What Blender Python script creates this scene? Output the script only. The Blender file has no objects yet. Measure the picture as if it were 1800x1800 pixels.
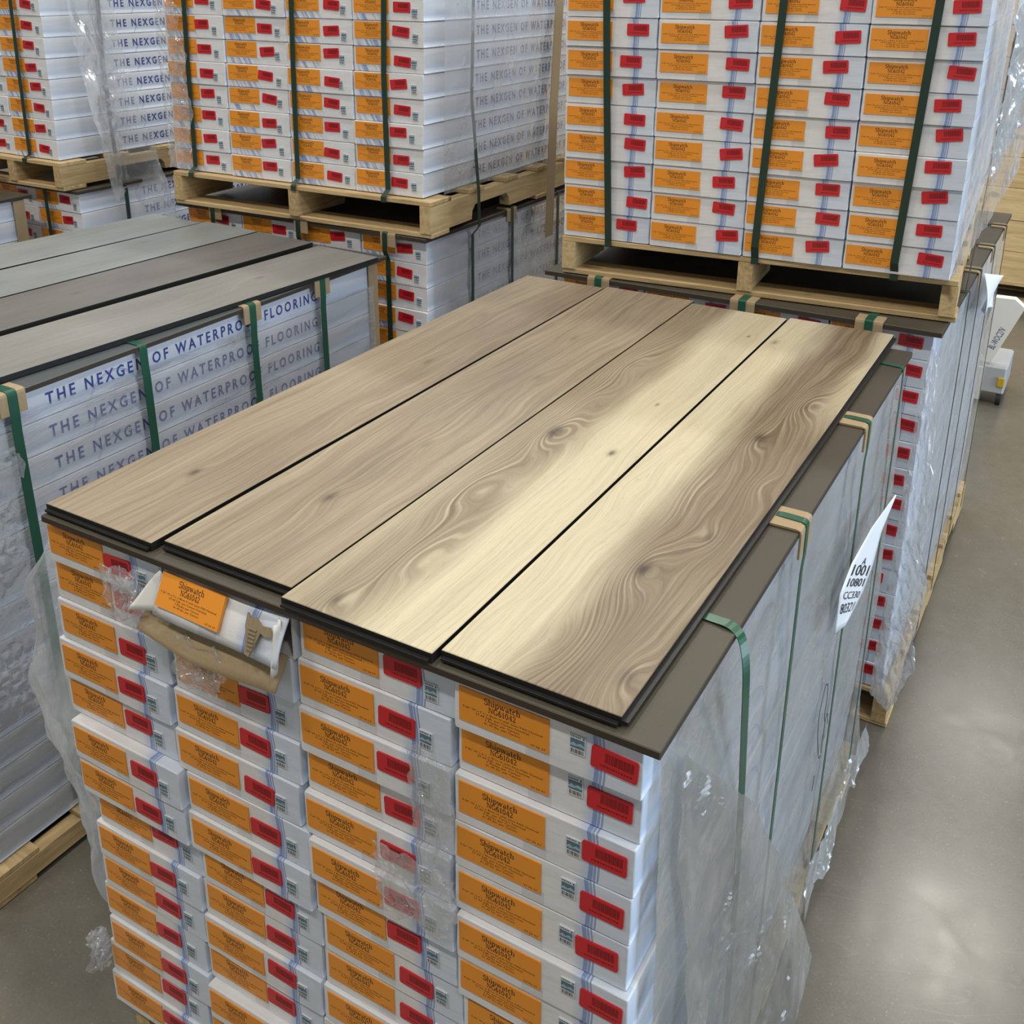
import bpy, bmesh, math, random
from mathutils import Vector, Matrix, noise

SC = bpy.context.scene
COL = SC.collection
RND = random.Random(7)
R = math.radians

# ------------------------------------------------------------------ camera
cam_d = bpy.data.cameras.new('camera')
cam = bpy.data.objects.new('camera', cam_d)
COL.objects.link(cam)
pitch, yaw, roll = -0.340, 0.521, -0.007
M3 = (Matrix.Rotation(yaw, 3, 'Z') @ Matrix.Rotation(pitch, 3, 'X') @ Matrix.Rotation(roll, 3, 'Y'))
rx, fy, uz = M3.col[0], M3.col[1], M3.col[2]
mw = Matrix((rx, uz, -fy)).transposed().to_4x4()
mw.translation = Vector((1.332, -0.882, 1.965))
cam.matrix_world = mw
cam_d.sensor_fit = 'HORIZONTAL'
cam_d.sensor_width = 36.0
cam_d.lens = 1831.0 / 1800.0 * 36.0
cam_d.shift_x = 0.0
cam_d.shift_y = -300.0 / 1800.0
cam_d.clip_start = 0.02
cam_d.clip_end = 100
SC.camera = cam
SC.cycles.max_bounces = 6
SC.cycles.diffuse_bounces = 3
SC.cycles.glossy_bounces = 3
SC.cycles.transmission_bounces = 3
SC.cycles.transparent_max_bounces = 8
SC.cycles.caustics_reflective = False
SC.cycles.caustics_refractive = False

# ------------------------------------------------------------------ world, lights, exposure
w = bpy.data.worlds.new('world')
SC.world = w
w.use_nodes = True
bg = w.node_tree.nodes['Background']
bg.inputs[0].default_value = (0.80, 0.90, 1.0, 1)
bg.inputs[1].default_value = 0.15

def area_light(name, loc, size, size_y, power, color, direction=(0, 0, -1)):
    d = bpy.data.lights.new(name, 'AREA')
    d.shape = 'RECTANGLE'
    d.size, d.size_y = size, size_y
    d.energy = power
    d.color = color
    o = bpy.data.objects.new(name, d)
    o.location = loc
    o.rotation_euler = Vector(direction).to_track_quat('-Z', 'Y').to_euler()
    COL.objects.link(o)
    return o

LAMP = (1.0, 0.955, 0.87)
for x in (-7.0, -3.4, 0.0, 3.4):
    for y, p in ((-3.0, 165), (0.4, 125), (4.8, 120), (8.4, 170), (12.0, 110)):
        area_light('high_bay_lamp', (x + 1.15, y, 7.5), 1.2, 0.35, p, LAMP)
# daylight from the dock door across the aisle
area_light('dock_door_daylight', (9.0, 2.5, 2.6), 6.0, 4.0, 1050, (0.66, 0.82, 1.0), (-1, 0, -0.06))

vs = SC.view_settings
vs.view_transform = 'Standard'
vs.look = 'None'
vs.exposure = -0.62
vs.gamma = 1.0
vs.use_curve_mapping = False

# ------------------------------------------------------------------ node helpers
class X:
    """one scalar socket of a node tree, with arithmetic"""
    def __init__(s, nt, sock): s.nt, s.k = nt, sock
    def _m(s, op, *a, clamp=False):
        n = s.nt.nodes.new('ShaderNodeMath'); n.operation = op; n.use_clamp = clamp
        for i, v in enumerate(a):
            if isinstance(v, X): s.nt.links.new(v.k, n.inputs[i])
            else: n.inputs[i].default_value = v
        return X(s.nt, n.outputs[0])
    def __add__(s, o): return s._m('ADD', s, o)
    def __radd__(s, o): return s._m('ADD', o, s)
    def __sub__(s, o): return s._m('SUBTRACT', s, o)
    def __rsub__(s, o): return s._m('SUBTRACT', o, s)
    def __mul__(s, o): return s._m('MULTIPLY', s, o)
    def __rmul__(s, o): return s._m('MULTIPLY', o, s)
    def __truediv__(s, o): return s._m('DIVIDE', s, o)
    def abs(s): return s._m('ABSOLUTE', s)
    def sin(s): return s._m('SINE', s)
    def exp(s): return s._m('EXPONENT', s)
    def lt(s, o): return s._m('LESS_THAN', s, o)
    def gt(s, o): return s._m('GREATER_THAN', s, o)
    def pw(s, o): return s._m('POWER', s, o)
    def sat(s): return s._m('ADD', s, 0.0, clamp=True)
    def mx(s, o): return s._m('MAXIMUM', s, o)
    def ss(s, a, b):
        n = s.nt.nodes.new('ShaderNodeMapRange'); n.interpolation_type = 'SMOOTHSTEP'
        s.nt.links.new(s.k, n.inputs['Value'])
        n.inputs['From Min'].default_value = a; n.inputs['From Max'].default_value = b
        return X(s.nt, n.outputs['Result'])

class MAT:
    def __init__(s, name):
        s.m = bpy.data.materials.new(name); s.m.use_nodes = True
        s.nt = s.m.node_tree
        s.b = s.nt.nodes['Principled BSDF']
        s.out = s.nt.nodes['Material Output']
    def node(s, t): return s.nt.nodes.new(t)
    def coords(s):
        t = s.node('ShaderNodeTexCoord'); sp = s.node('ShaderNodeSeparateXYZ')
        s.nt.links.new(t.outputs['Object'], sp.inputs[0])
        return [X(s.nt, sp.outputs[i]) for i in range(3)]
    def normal(s):
        t = s.node('ShaderNodeTexCoord'); sp = s.node('ShaderNodeSeparateXYZ')
        s.nt.links.new(t.outputs['Normal'], sp.inputs[0])
        return [X(s.nt, sp.outputs[i]) for i in range(3)]
    def rand(s):
        return X(s.nt, s.node('ShaderNodeObjectInfo').outputs['Random'])
    def noise(s, x, y, z, detail=2.0, rough=0.5):
        c = s.node('ShaderNodeCombineXYZ')
        for i, v in enumerate((x, y, z)):
            if isinstance(v, X): s.nt.links.new(v.k, c.inputs[i])
            else: c.inputs[i].default_value = v
        n = s.node('ShaderNodeTexNoise')
        n.inputs['Scale'].default_value = 1.0
        n.inputs['Detail'].default_value = detail
        n.inputs['Roughness'].default_value = rough
        s.nt.links.new(c.outputs[0], n.inputs['Vector'])
        return X(s.nt, n.outputs['Fac'])
    def mix(s, a, b, f):
        n = s.node('ShaderNodeMix'); n.data_type = 'RGBA'
        if isinstance(f, X): s.nt.links.new(f.k, n.inputs[0])
        else: n.inputs[0].default_value = f
        for i, v in ((6, a), (7, b)):
            if isinstance(v, tuple): n.inputs[i].default_value = (*v, 1)
            else: s.nt.links.new(v, n.inputs[i])
        return n.outputs[2]
    def color(s, c):
        if isinstance(c, tuple): s.b.inputs['Base Color'].default_value = (*c, 1)
        else: s.nt.links.new(c, s.b.inputs['Base Color'])
        return s
    def set(s, rough=0.5, spec=0.5, coat=0.0, coat_rough=0.1):
        if isinstance(rough, X): s.nt.links.new(rough.k, s.b.inputs['Roughness'])
        else: s.b.inputs['Roughness'].default_value = rough
        s.b.inputs['Specular IOR Level'].default_value = spec
        s.b.inputs['Coat Weight'].default_value = coat
        s.b.inputs['Coat Roughness'].default_value = coat_rough
        return s
    def bump(s, h, strength=0.2, dist=0.002, node=None):
        n = s.node('ShaderNodeBump')
        n.inputs['Strength'].default_value = strength
        n.inputs['Distance'].default_value = dist
        s.nt.links.new(h.k, n.inputs['Height'])
        s.nt.links.new(n.outputs[0], (node or s.b).inputs['Normal'])
        return n

def flat_mat(name, c, rough=0.5, spec=0.4, coat=0.0):
    return MAT(name).color(c).set(rough, spec, coat).m

# ------------------------------------------------------------------ materials
def floor_material():
    m = MAT('sealed concrete')
    x, y, z = m.coords()
    n1 = m.noise(x * 0.8, y * 0.8, 0.0, 5, 0.62)
    n2 = m.noise(x * 14.0, y * 14.0, 3.0, 5, 0.7)
    n3 = m.noise(x * 160.0, y * 160.0, 5.0, 2, 0.6)
    f = (n1 - 0.5) * 1.1 + (n2 - 0.5) * 0.6 + (n3 - 0.5) * 0.55 + 0.5
    c = m.mix((0.098, 0.089, 0.070), (0.185, 0.172, 0.142), f.sat())
    c = m.mix(c, (0.42, 0.40, 0.36), (n3.gt(0.70)) * 0.35)
    sc = m.noise(x * 1.3 + y * 0.7, y * 9.0 - x * 5.0, 9.0, 2, 0.5)
    c = m.mix(c, (0.34, 0.33, 0.30), ((sc - 0.5).abs().lt(0.004)) * n1.ss(0.5, 0.65) * 0.2)
    m.color(c).set((n2 * 0.20 + n1 * 0.08 + 0.10).sat(), 0.6)
    m.bump(n2 + n3 * 0.5, 0.05, 0.003)
    return m.m

def wood_material(name, light, dark, knots, tone, seed, ring=1.0, rough=0.42, gain=1.0, dots=0.5, warp=1.0, fine=1.0, coarse=1.0):
    """printed oak decor; u along the board (y), v across it (x)"""
    m = MAT(name)
    v, u, _ = m.coords()
    low = m.noise(u * 1.9 + seed, v * 5.0, seed, 2, 0.5)
    mid = m.noise(u * 5.0 + seed, v * 16.0, seed + 3.1, 2, 0.5)
    phi = v + (low - 0.5) * (0.13 * warp) + (mid - 0.5) * (0.024 * warp)
    kd = None; near = None
    for (ku, kv, amp, su, sv, st, ds) in knots:
        du = (u - ku); dv = (v - kv)
        e = ((du * du) * (-1 / su ** 2) + (dv * dv) * (-1 / sv ** 2)).exp()
        phi = phi + e * amp
        near = e if near is None else near + e
        if st:
            k = ((du * du) * (-1 / (ds * 1.7) ** 2) + (dv * dv) * (-1 / (ds * 0.75) ** 2)).exp() * st
            kd = k if kd is None else kd + k
    s1 = m.noise(u * 1.4 + seed * 2, phi * 85.0, seed + 7.0, 4, 0.68)
    s2 = m.noise(u * 5.0, phi * 330.0, seed + 1.0, 3, 0.7)
    pores = m.noise(u * 34.0, phi * 620.0, seed + 2.0, 2, 0.6)
    wob = m.noise(u * 2.3 + seed, v * 7.0 + 4.0, seed + 11.0, 2, 0.5)
    t = tone(u, v, (wob - 0.5))
    ringw = m.noise(u * 9.0, v * 40.0, seed + 5.0, 2, 0.5)
    rings = ((phi * 620.0 + ringw * 5.0).sin() * 0.5 + 0.5).pw(2.5)
    dk = t * 0.88 + (s1 - 0.5) * (1.10 * gain * coarse) + (s2 - 0.5) * (0.95 * gain * fine) + 0.05
    c = m.mix(light, dark, dk.sat())
    pale = tuple(min(1, a * 1.25 + 0.03) for a in light)
    c = m.mix(c, pale, (rings * (near * 0.8 + 0.10).sat() * t.ss(0.15, 0.7) * s1.ss(0.35, 0.65) * (0.36 * ring)).sat())
    c = m.mix(c, tuple(a * 0.45 for a in dark), ((pores.ss(0.58, 0.72)) * (0.42 * dots)).sat())
    if kd is not None:
        kn = m.noise(u * 70.0, v * 90.0, seed + 8.0, 2, 0.5)
        c = m.mix(c, tuple(a * 0.30 for a in dark), (kd * (kn * 0.9 + 0.60)).sat())
    m.color(c).set((s2 * 0.12 + rough - 0.06).sat(), 0.42)
    m.bump(s2 * 0.6 + pores * 0.6, 0.12, 0.0006)
    return m.m

def pallet_material(name, light, dark):
    m = MAT(name)
    x, y, z = m.coords()
    r = m.rand() * 17.0
    # boards run along their own long axis; object coordinates are laid so that x is that axis
    low = m.noise(x * 2.0 + r, y * 9.0, z * 9.0 + r, 2, 0.5)
    g = m.noise(x * 1.5, y * 60.0 + low * 6.0, z * 60.0 + r + low * 6.0, 4, 0.6)
    f = m.noise(x * 20.0, y * 300.0, z * 300.0 + r, 2, 0.6)
    k = m.noise(x * 5.0 + r, y * 14.0 + r, z * 14.0, 1, 0.4)
    c = m.mix(light, dark, ((g - 0.5) * 2.4 + (f - 0.5) * 0.7 + m.rand() * 0.4 + 0.2).sat())
    c = m.mix(c, tuple(a * 0.4 for a in dark), k.ss(0.70, 0.76) * 0.9)
    m.color(c).set(0.65, 0.3)
    m.bump(g, 0.15, 0.001)
    return m.m

def carton_material(name, front):
    """white printed carton: x across the end, y along it, z up (metres)"""
    m = MAT(name)
    x, y, z = m.coords()
    nx, ny, nz = m.normal()
    rnd = m.rand()
    spots = m.noise(x * 30.0, y * 12.0, z * 30.0 + rnd * 9.0, 3, 0.6)
    base = m.mix((0.70, 0.70, 0.715), (0.80, 0.795, 0.80), ((spots - 0.5) * 1.2 + 0.5).sat())
    blue = (0.50, 0.60, 0.78)
    isf = y.lt(0.02)
    sway = (z * 38.0 + 0.6).sin() * 0.0035 + rnd * 0.004
    q = x - sway
    if front == 'stripe':
        right = q.gt(0.074)
        c = m.mix(base, (0.60, 0.68, 0.80), isf * right * 0.75)
        halo = q.ss(0.040, 0.060) * (1.0 - q.ss(0.0640, 0.0665))
        c = m.mix(c, (0.42, 0.53, 0.75), isf * halo * 0.65)
        band = q.gt(0.0590) * q.lt(0.0735)
        c = m.mix(c, (0.16, 0.25, 0.50), isf * band * 0.80)
        thin = ((q - 0.0700).abs().lt(0.0008)).mx((q - 0.0655).abs().lt(0.0006) * 0.6)
        c = m.mix(c, (0.62, 0.70, 0.86), isf * thin)
        tape = (x + 0.008).abs().lt(0.016) * z.lt(0.022)
        c = m.mix(c, (0.50, 0.50, 0.52), isf * tape * 0.45)
    else:
        st = m.noise(x * 70.0 + z * 40.0, z * 6.0, rnd * 5.0, 2, 0.5)
        low = z.lt(0.020) * (1.0 - x.ss(-0.03, 0.03)) * x.ss(-0.12, -0.10)
        c = m.mix(base, (0.20, 0.30, 0.58), isf * low * st.ss(0.42, 0.62) * 0.85)
    # side print: pale blue water under the lettering with one thin arc
    side = nx.abs().gt(0.7)
    water = m.noise(y * 3.0 + rnd * 4.0, z * 20.0, 2.0, 3, 0.6)
    lowz = 1.0 - z.ss(0.010, 0.050)
    c = m.mix(c, (0.50, 0.62, 0.82), side * (lowz * 0.45 + (water - 0.5) * 0.35 + 0.28).sat())
    dist = ((y - 0.47) * (y - 0.47) + (z + 0.02) * (z + 0.02)).pw(0.5)
    arc = (dist - 0.07).abs().lt(0.0011) + (dist - 0.066).abs().lt(0.0006)
    c = m.mix(c, (0.12, 0.20, 0.48), (side * arc * 0.7).sat())
    m.color(c).set((spots * 0.15 + 0.30).sat(), 0.45, 0.25, 0.22)
    wr = m.noise(x * 14.0, y * 6.0, z * 70.0 + rnd * 9.0, 2, 0.5)
    m.bump(wr + spots * 0.2, 0.22, 0.004)
    return m.m

def film_material(name, haze=0.3, tint=(0.86, 0.90, 0.95), ax=(2.0, 2.0, 30.0), strength=0.6, rough=0.12, fac=0.35, seed=0.0, dist=0.003):
    """clear stretch film: mostly see-through, glossy where it wrinkles, a little milky"""
    m = MAT(name)
    x, y, z = m.coords()
    big = m.noise(x * 3.0 + seed, y * 3.0, z * 3.0, 3, 0.6)
    wr = m.noise(x * ax[0] + big * 1.5, y * ax[1] + seed, z * ax[2] + big * 2.0, 4, 0.62)
    fine = m.noise(x * 45.0, y * 45.0 + seed, z * 45.0, 2, 0.6)
    nt = m.nt
    nt.nodes.remove(m.b)
    tr = m.node('ShaderNodeBsdfTransparent'); tr.inputs[0].default_value = (0.97, 0.975, 0.98, 1)
    gl = m.node('ShaderNodeBsdfGlossy'); gl.inputs['Color'].default_value = (1, 1, 1, 1); gl.inputs['Roughness'].default_value = rough
    df = m.node('ShaderNodeBsdfDiffuse'); df.inputs['Color'].default_value = (*tint, 1)
    tl = m.node('ShaderNodeBsdfTranslucent'); tl.inputs['Color'].default_value = (*tint, 1)
    milk = m.node('ShaderNodeMixShader'); milk.inputs[0].default_value = 0.4
    nt.links.new(df.outputs[0], milk.inputs[1]); nt.links.new(tl.outputs[0], milk.inputs[2])
    a = m.node('ShaderNodeMixShader'); b = m.node('ShaderNodeMixShader')
    hz = (big.ss(0.30, 0.75) * haze * 0.55 + wr.ss(0.48, 0.75) * haze * 0.55 + haze * 0.25).sat()
    nt.links.new(hz.k, a.inputs[0]); nt.links.new(tr.outputs[0], a.inputs[1]); nt.links.new(milk.outputs[0], a.inputs[2])
    h = wr + fine * 0.15
    bn = m.bump(h, strength, dist, gl)
    fr = m.node('ShaderNodeFresnel'); fr.inputs[0].default_value = 1.5
    nt.links.new(bn.outputs[0], fr.inputs['Normal'])
    gf = (X(nt, fr.outputs[0]) * 0.7)._m('MINIMUM', X(nt, fr.outputs[0]) * 0.9, 0.34) + wr.ss(0.52, 0.72) * fac * 0.16
    nt.links.new(gf.k, b.inputs[0]); nt.links.new(a.outputs[0], b.inputs[1]); nt.links.new(gl.outputs[0], b.inputs[2])
    nt.links.new(b.outputs[0], m.out.inputs['Surface'])
    return m.m

def board_material(name, a, b, rough=0.55):
    m = MAT(name)
    x, y, z = m.coords()
    n = m.noise(x * 3.0, y * 3.0, z, 4, 0.6)
    f = m.noise(x * 400.0, y * 400.0, z * 50.0, 2, 0.6)
    m.color(m.mix(a, b, ((n - 0.5) * 0.8 + (f - 0.5) * 0.8 + 0.5).sat())).set(rough, 0.35)
    return m.m

MT = {}
MT['floor'] = floor_material()
MT['wall'] = flat_mat('painted warehouse wall', (0.62, 0.63, 0.62), 0.7)
MT['carton_stripe'] = carton_material('white carton with blue band', 'stripe')
MT['carton_streak'] = carton_material('white carton with blue streaks', 'streak')
MT['orange'] = MAT('orange label paper').color((0.82, 0.295, 0.022)).set(0.36, 0.45, 0.25, 0.2).m
MT['ink'] = flat_mat('black ink', (0.05, 0.022, 0.008), 0.5)
MT['red'] = MAT('red sticker').color((0.58, 0.014, 0.022)).set(0.34, 0.45, 0.25, 0.2).m
MT['redink'] = flat_mat('dark red print', (0.19, 0.006, 0.010), 0.4)
MT['stick'] = flat_mat('seal sticker white', (0.62, 0.66, 0.70), 0.4)
MT['teal'] = flat_mat('seal sticker teal', (0.10, 0.165, 0.215), 0.35)
MT['tealpale'] = flat_mat('seal sticker pale', (0.32, 0.44, 0.50), 0.35)
MT['blueink'] = flat_mat('navy lettering', (0.045, 0.075, 0.30), 0.45)
MT['kraft'] = board_material('kraft board', (0.30, 0.215, 0.120), (0.42, 0.32, 0.19), 0.7)
MT['kraftdark'] = board_material('torn kraft board', (0.17, 0.13, 0.08), (0.36, 0.28, 0.18), 0.8)
MT['sheet'] = board_material('olive brown hardboard', (0.052, 0.045, 0.032), (0.080, 0.070, 0.051), 0.45)
MT['sheetgrey'] = board_material('grey green hardboard', (0.062, 0.075, 0.078), (0.098, 0.114, 0.116), 0.4)
MT['sheetedge'] = flat_mat('hardboard edge', (0.045, 0.033, 0.022), 0.6)
MT['core'] = flat_mat('black plank core', (0.012, 0.012, 0.011), 0.42)
MT['strap'] = MAT('green strap').color((0.012, 0.085, 0.048)).set(0.3, 0.5).m
MT['strapdark'] = MAT('dark green strap').color((0.014, 0.040, 0.026)).set(0.34, 0.5).m
MT['pine'] = pallet_material('pallet pine', (0.62, 0.46, 0.24), (0.36, 0.24, 0.11))
MT['timber'] = pallet_material('planed timber', (0.72, 0.53, 0.28), (0.50, 0.33, 0.14))
MT['paper'] = flat_mat('white paper', (0.80, 0.82, 0.86), 0.6)
MT['pen'] = flat_mat('marker pen', (0.02, 0.02, 0.03), 0.5)
MT['white'] = flat_mat('white carton', (0.80, 0.79, 0.75), 0.5)
MT['steel'] = flat_mat('grey painted steel', (0.42, 0.44, 0.46), 0.4)
MT['yellow'] = flat_mat('yellow plastic', (0.55, 0.36, 0.03), 0.4)
MT['rubber'] = flat_mat('black rubber', (0.02, 0.02, 0.02), 0.6)
MT['film_wrap'] = film_material('stretch film wrap', 0.95, (0.46, 0.455, 0.43), (2.0, 7.0, 16.0), 0.8, 0.12, 0.4, 1.0, .004)
MT['film_drape'] = film_material('loose stretch film', 0.95, (0.42, 0.425, 0.41), (5.0, 5.0, 2.5), 0.9, 0.12, 0.4, 4.0, .010)
MT['film_grey'] = film_material('stretch film horizontal', 0.14, (0.84, 0.89, 0.96), (2.0, 3.0, 34.0), 0.9, 0.14, 3.0, 8.0, .006)
MT['film_clear'] = film_material('clear film', 0.50, (0.80, 0.86, 0.92), (8.0, 8.0, 5.0), 0.9, 0.15, 1.2, 13.0, .008)
MT['film_white'] = film_material('whitish loose film', 0.85, (0.84, 0.88, 0.92), (10.0, 10.0, 4.0), 0.9, 0.16, 1.4, 17.0, .008)
MT['film_crumple'] = film_material('crumpled film', 0.42, (0.90, 0.92, 0.95), (26.0, 26.0, 26.0), 0.9, 0.16, 1.6, 21.0, .008)
MT['film_diag'] = film_material('stretched film', 0.36, (0.82, 0.83, 0.84), (3.0, 14.0, 16.0), 0.9, 0.14, 3.0, 30.0, .007)
MT['film_side'] = film_material('hazy side film', 0.70, (0.66, 0.66, 0.65), (3.0, 6.0, 12.0), 0.9, 0.14, 1.6, 41.0, .006)

# ------------------------------------------------------------------ mesh helpers
def new_obj(name, me, parent=None):
    o = bpy.data.objects.new(name, me)
    COL.objects.link(o)
    if parent is not None: o.parent = parent
    return o

def tag(o, label=None, cat=None, group=None, kind=None):
    if label: o['label'] = label
    if cat: o['category'] = cat
    if group: o['group'] = group
    if kind: o['kind'] = kind
    return o

def empty(name, loc=(0, 0, 0), rz=0.0):
    o = bpy.data.objects.new(name, None)
    o.empty_display_size = 0.1
    COL.objects.link(o)
    o.location = loc; o.rotation_euler = (0, 0, rz)
    return o

class MB:
    def __init__(s): s.bm = bmesh.new()
    def quad(s, pts, mi=0):
        f = s.bm.faces.new([s.bm.verts.new(p) for p in pts]); f.material_index = mi; return f
    def box(s, x0, x1, y0, y1, z0, z1, mi=0, bevel=0.0, seg=1, top=None):
        r = bmesh.ops.create_cube(s.bm, size=1)
        vs_ = r['verts']
        for v in vs_:
            v.co = Vector((x0 + (v.co.x + .5) * (x1 - x0), y0 + (v.co.y + .5) * (y1 - y0), z0 + (v.co.z + .5) * (z1 - z0)))
        fs = list({f for v in vs_ for f in v.link_faces})
        for f in fs:
            f.material_index = mi
            if top is not None and abs(f.calc_center_median().z - z1) < 1e-6: f.material_index = top
        if bevel:
            es = list({e for v in vs_ for e in v.link_edges})
            bmesh.ops.bevel(s.bm, geom=es, offset=bevel, segments=seg, affect='EDGES', profile=0.5)
    def prism(s, poly, y0, y1, mi=0):
        """poly: (x, z) outline, extruded along y"""
        a = [s.bm.verts.new((x, y0, z)) for x, z in poly]
        b = [s.bm.verts.new((x, y1, z)) for x, z in poly]
        n = len(poly)
        fs = [s.bm.faces.new(a), s.bm.faces.new(b[::-1])]
        for i in range(n):
            fs.append(s.bm.faces.new((a[i], b[i], b[(i + 1) % n], a[(i + 1) % n])))
        for f in fs: f.material_index = mi
    def ribbon(s, pts, wdir, width, thick, mi=0):
        """a flat strap along PTS; WDIR across it"""
        pts = [Vector(p) for p in pts]; wd = Vector(wdir).normalized() * width / 2
        rings = []
        for i, p in enumerate(pts):
            t = (pts[min(i + 1, len(pts) - 1)] - pts[max(i - 1, 0)]).normalized()
            n = t.cross(wd).normalized() * thick / 2
            rings.append([s.bm.verts.new(p + a) for a in (wd + n, wd - n, -wd - n, -wd + n)])
        for a, b in zip(rings, rings[1:]):
            for k in range(4):
                s.bm.faces.new((a[k], a[(k + 1) % 4], b[(k + 1) % 4], b[k])).material_index = mi
        s.bm.faces.new(rings[0][::-1]); s.bm.faces.new(rings[-1])
    def grid(s, fn, nu, nv, mi=0, keep=None):
        vs_ = [[s.bm.verts.new(fn(i / nu, j / nv)) for j in range(nv + 1)] for i in range(nu + 1)]
        for i in range(nu):
            for j in range(nv):
                if keep and not keep((i + .5) / nu, (j + .5) / nv): continue
                f = s.bm.faces.new((vs_[i][j], vs_[i + 1][j], vs_[i + 1][j + 1], vs_[i][j + 1])); f.material_index = mi; f.smooth = True
    def mesh(s, name, mats, smooth=False, norm=True):
        if norm: bmesh.ops.recalc_face_normals(s.bm, faces=s.bm.faces)
        loose = [v for v in s.bm.verts if not v.link_faces]
        if loose: bmesh.ops.delete(s.bm, geom=loose, context='VERTS')
        me = bpy.data.meshes.new(name)
        s.bm.to_mesh(me); s.bm.free()
        for m in (mats if isinstance(mats, (list, tuple)) else [mats]): me.materials.append(m)
        if smooth:
            for p in me.polygons: p.use_smooth = True
        return me
    def obj(s, name, mats, parent=None, **k):
        return new_obj(name, s.mesh(name, mats, **k), parent)

def text_polys(body, height=None, width=None, spacing=1.0, align='CENTER', bold=0.0):
    """outline of BODY as (verts, faces) in the xy plane, baseline at y=0"""
    cu = bpy.data.curves.new('tmp_text', 'FONT')
    cu.body = body; cu.align_x = align; cu.space_character = spacing; cu.resolution_u = 2; cu.offset = bold
    o = bpy.data.objects.new('tmp_text', cu)
    COL.objects.link(o)
    dg = bpy.context.evaluated_depsgraph_get()
    me = bpy.data.meshes.new_from_object(o.evaluated_get(dg))
    vs_ = [v.co.copy() for v in me.vertices]; fs = [tuple(p.vertices) for p in me.polygons]
    bpy.data.objects.remove(o); bpy.data.curves.remove(cu); bpy.data.meshes.remove(me)
    xs = [v.x for v in vs_]; ys = [v.y for v in vs_]
    sy = height / 0.70 if height else 1.0
    sx = width / (max(xs) - min(xs)) if width else sy
    if not height: sy = sx
    return [(v.x * sx, v.y * sy) for v in vs_], fs

def add_polys(mb, vf, to3, mi):
    vs_, fs = vf
    bv = [mb.bm.verts.new(to3(x, y)) for x, y in vs_]
    for f in fs:
        try: mb.bm.faces.new([bv[i] for i in f]).material_index = mi
        except ValueError: pass

# a small slab-serif alphabet drawn as strokes (unit cap height)
def arc(cx, cy, rx_, ry_, a0, a1, n=10):
    return [(cx + rx_ * math.cos(R(a0 + (a1 - a0) * i / n)), cy + ry_ * math.sin(R(a0 + (a1 - a0) * i / n))) for i in range(n + 1)]
T, H = 0.15, 0.07      # thick and thin strokes
def sf(x, y, wd=0.30): return (H, [(x - wd / 2, y), (x + wd / 2, y)])
GL = {
 'S': (0.66, [(T * .9, arc(.33, .74, .24, .23, 40, 270) + arc(.33, .25, .25, .25, 90, -150)), (H, [(.54, .80), (.54, 1.0)]), (H, [(.08, 0), (.08, .22)])]),
 'h': (0.70, [(T, [(.16, 0), (.16, 1.02)]), (H, arc(.35, .42, .19, .24, 180, 60)), (T, arc(.35, .42, .19, .24, 60, 0, 4) + [(.54, 0)]), sf(.16, .03), sf(.54, .03), sf(.09, 1.0, .16)]),
 'i': (0.36, [(T, [(.18, 0), (.18, .66)]), (T, [(.18, .86), (.18, 1.0)]), sf(.18, .03), sf(.11, .64, .16)]),
 'p': (0.70, [(T, [(.16, -.32), (.16, .66)]), (H, arc(.36, .33, .20, .32, 170, 90)), (T, arc(.36, .33, .20, .32, 90, -90)), (H, arc(.36, .33, .20, .32, -90, -170)), sf(.16, -.30), sf(.09, .64, .16)]),
 'w': (0.92, [(T, [(.10, .64), (.28, .02)]), (H, [(.28, .02), (.46, .60)]), (T, [(.46, .60), (.64, .02)]), (H, [(.64, .02), (.82, .64)]), sf(.10, .64, .24), sf(.46, .64, .22), sf(.82, .64, .22)]),
 'a': (0.62, [(T, [(.46, 0), (.46, .45)]), (H, arc(.29, .46, .17, .19, 0, 160)), (H, [(.46, .36), (.27, .34)]), (T, arc(.26, .18, .14, .16, 90, 270)), (H, [(.26, .02), (.46, .14)]), (H, [(.44, .02), (.60, .03)])]),
 't': (0.46, [(T, [(.20, .90), (.20, .14)] + arc(.31, .14, .11, .12, 180, 290, 5)), (H, [(.04, .64), (.40, .64)])]),
 'c': (0.58, [(T, arc(.32, .32, .22, .31, 60, 300)), (T, [(.44, .46), (.44, .54)])]),
 'N': (0.86, [(H, [(.16, 0), (.16, 1.0)]), (T, [(.16, 1.0), (.70, .02)]), (H, [(.70, 0), (.70, 1.0)]), sf(.16, .03), sf(.12, .97), sf(.70, .97)]),
 'G': (0.84, [(T, arc(.42, .5, .32, .47, 50, 270)), (H, arc(.42, .5, .32, .47, 270, 330)), (T, [(.68, .04), (.68, .40)]), sf(.66, .40), (H, [(.64, .72), (.64, .96)])]),
 '6': (0.62, [(T, arc(.40, .45, .28, .52, 75, 180)), (T, arc(.32, .30, .20, .28, 180, -180, 16))]),
 '1': (0.52, [(T, [(.27, 0), (.27, 1.0)]), sf(.27, .03, .36), (H, [(.10, .82), (.27, .98)])]),
 '0': (0.66, [(T * .9, arc(.33, .5, .21, .47, 0, 360, 18))]),
 '4': (0.64, [(T, [(.44, 0), (.44, 1.0)]), (H, [(.44, 1.0), (.05, .28)]), (H, [(.05, .27), (.60, .27)]), sf(.44, .03)]),
 '2': (0.62, [(T * .9, arc(.31, .72, .20, .25, 160, -40)), (H * 1.4, [(.46, .55), (.10, .08)]), (T, [(.08, .06), (.54, .06)]), (H, [(.54, .04), (.54, .22)])]),
}
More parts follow.
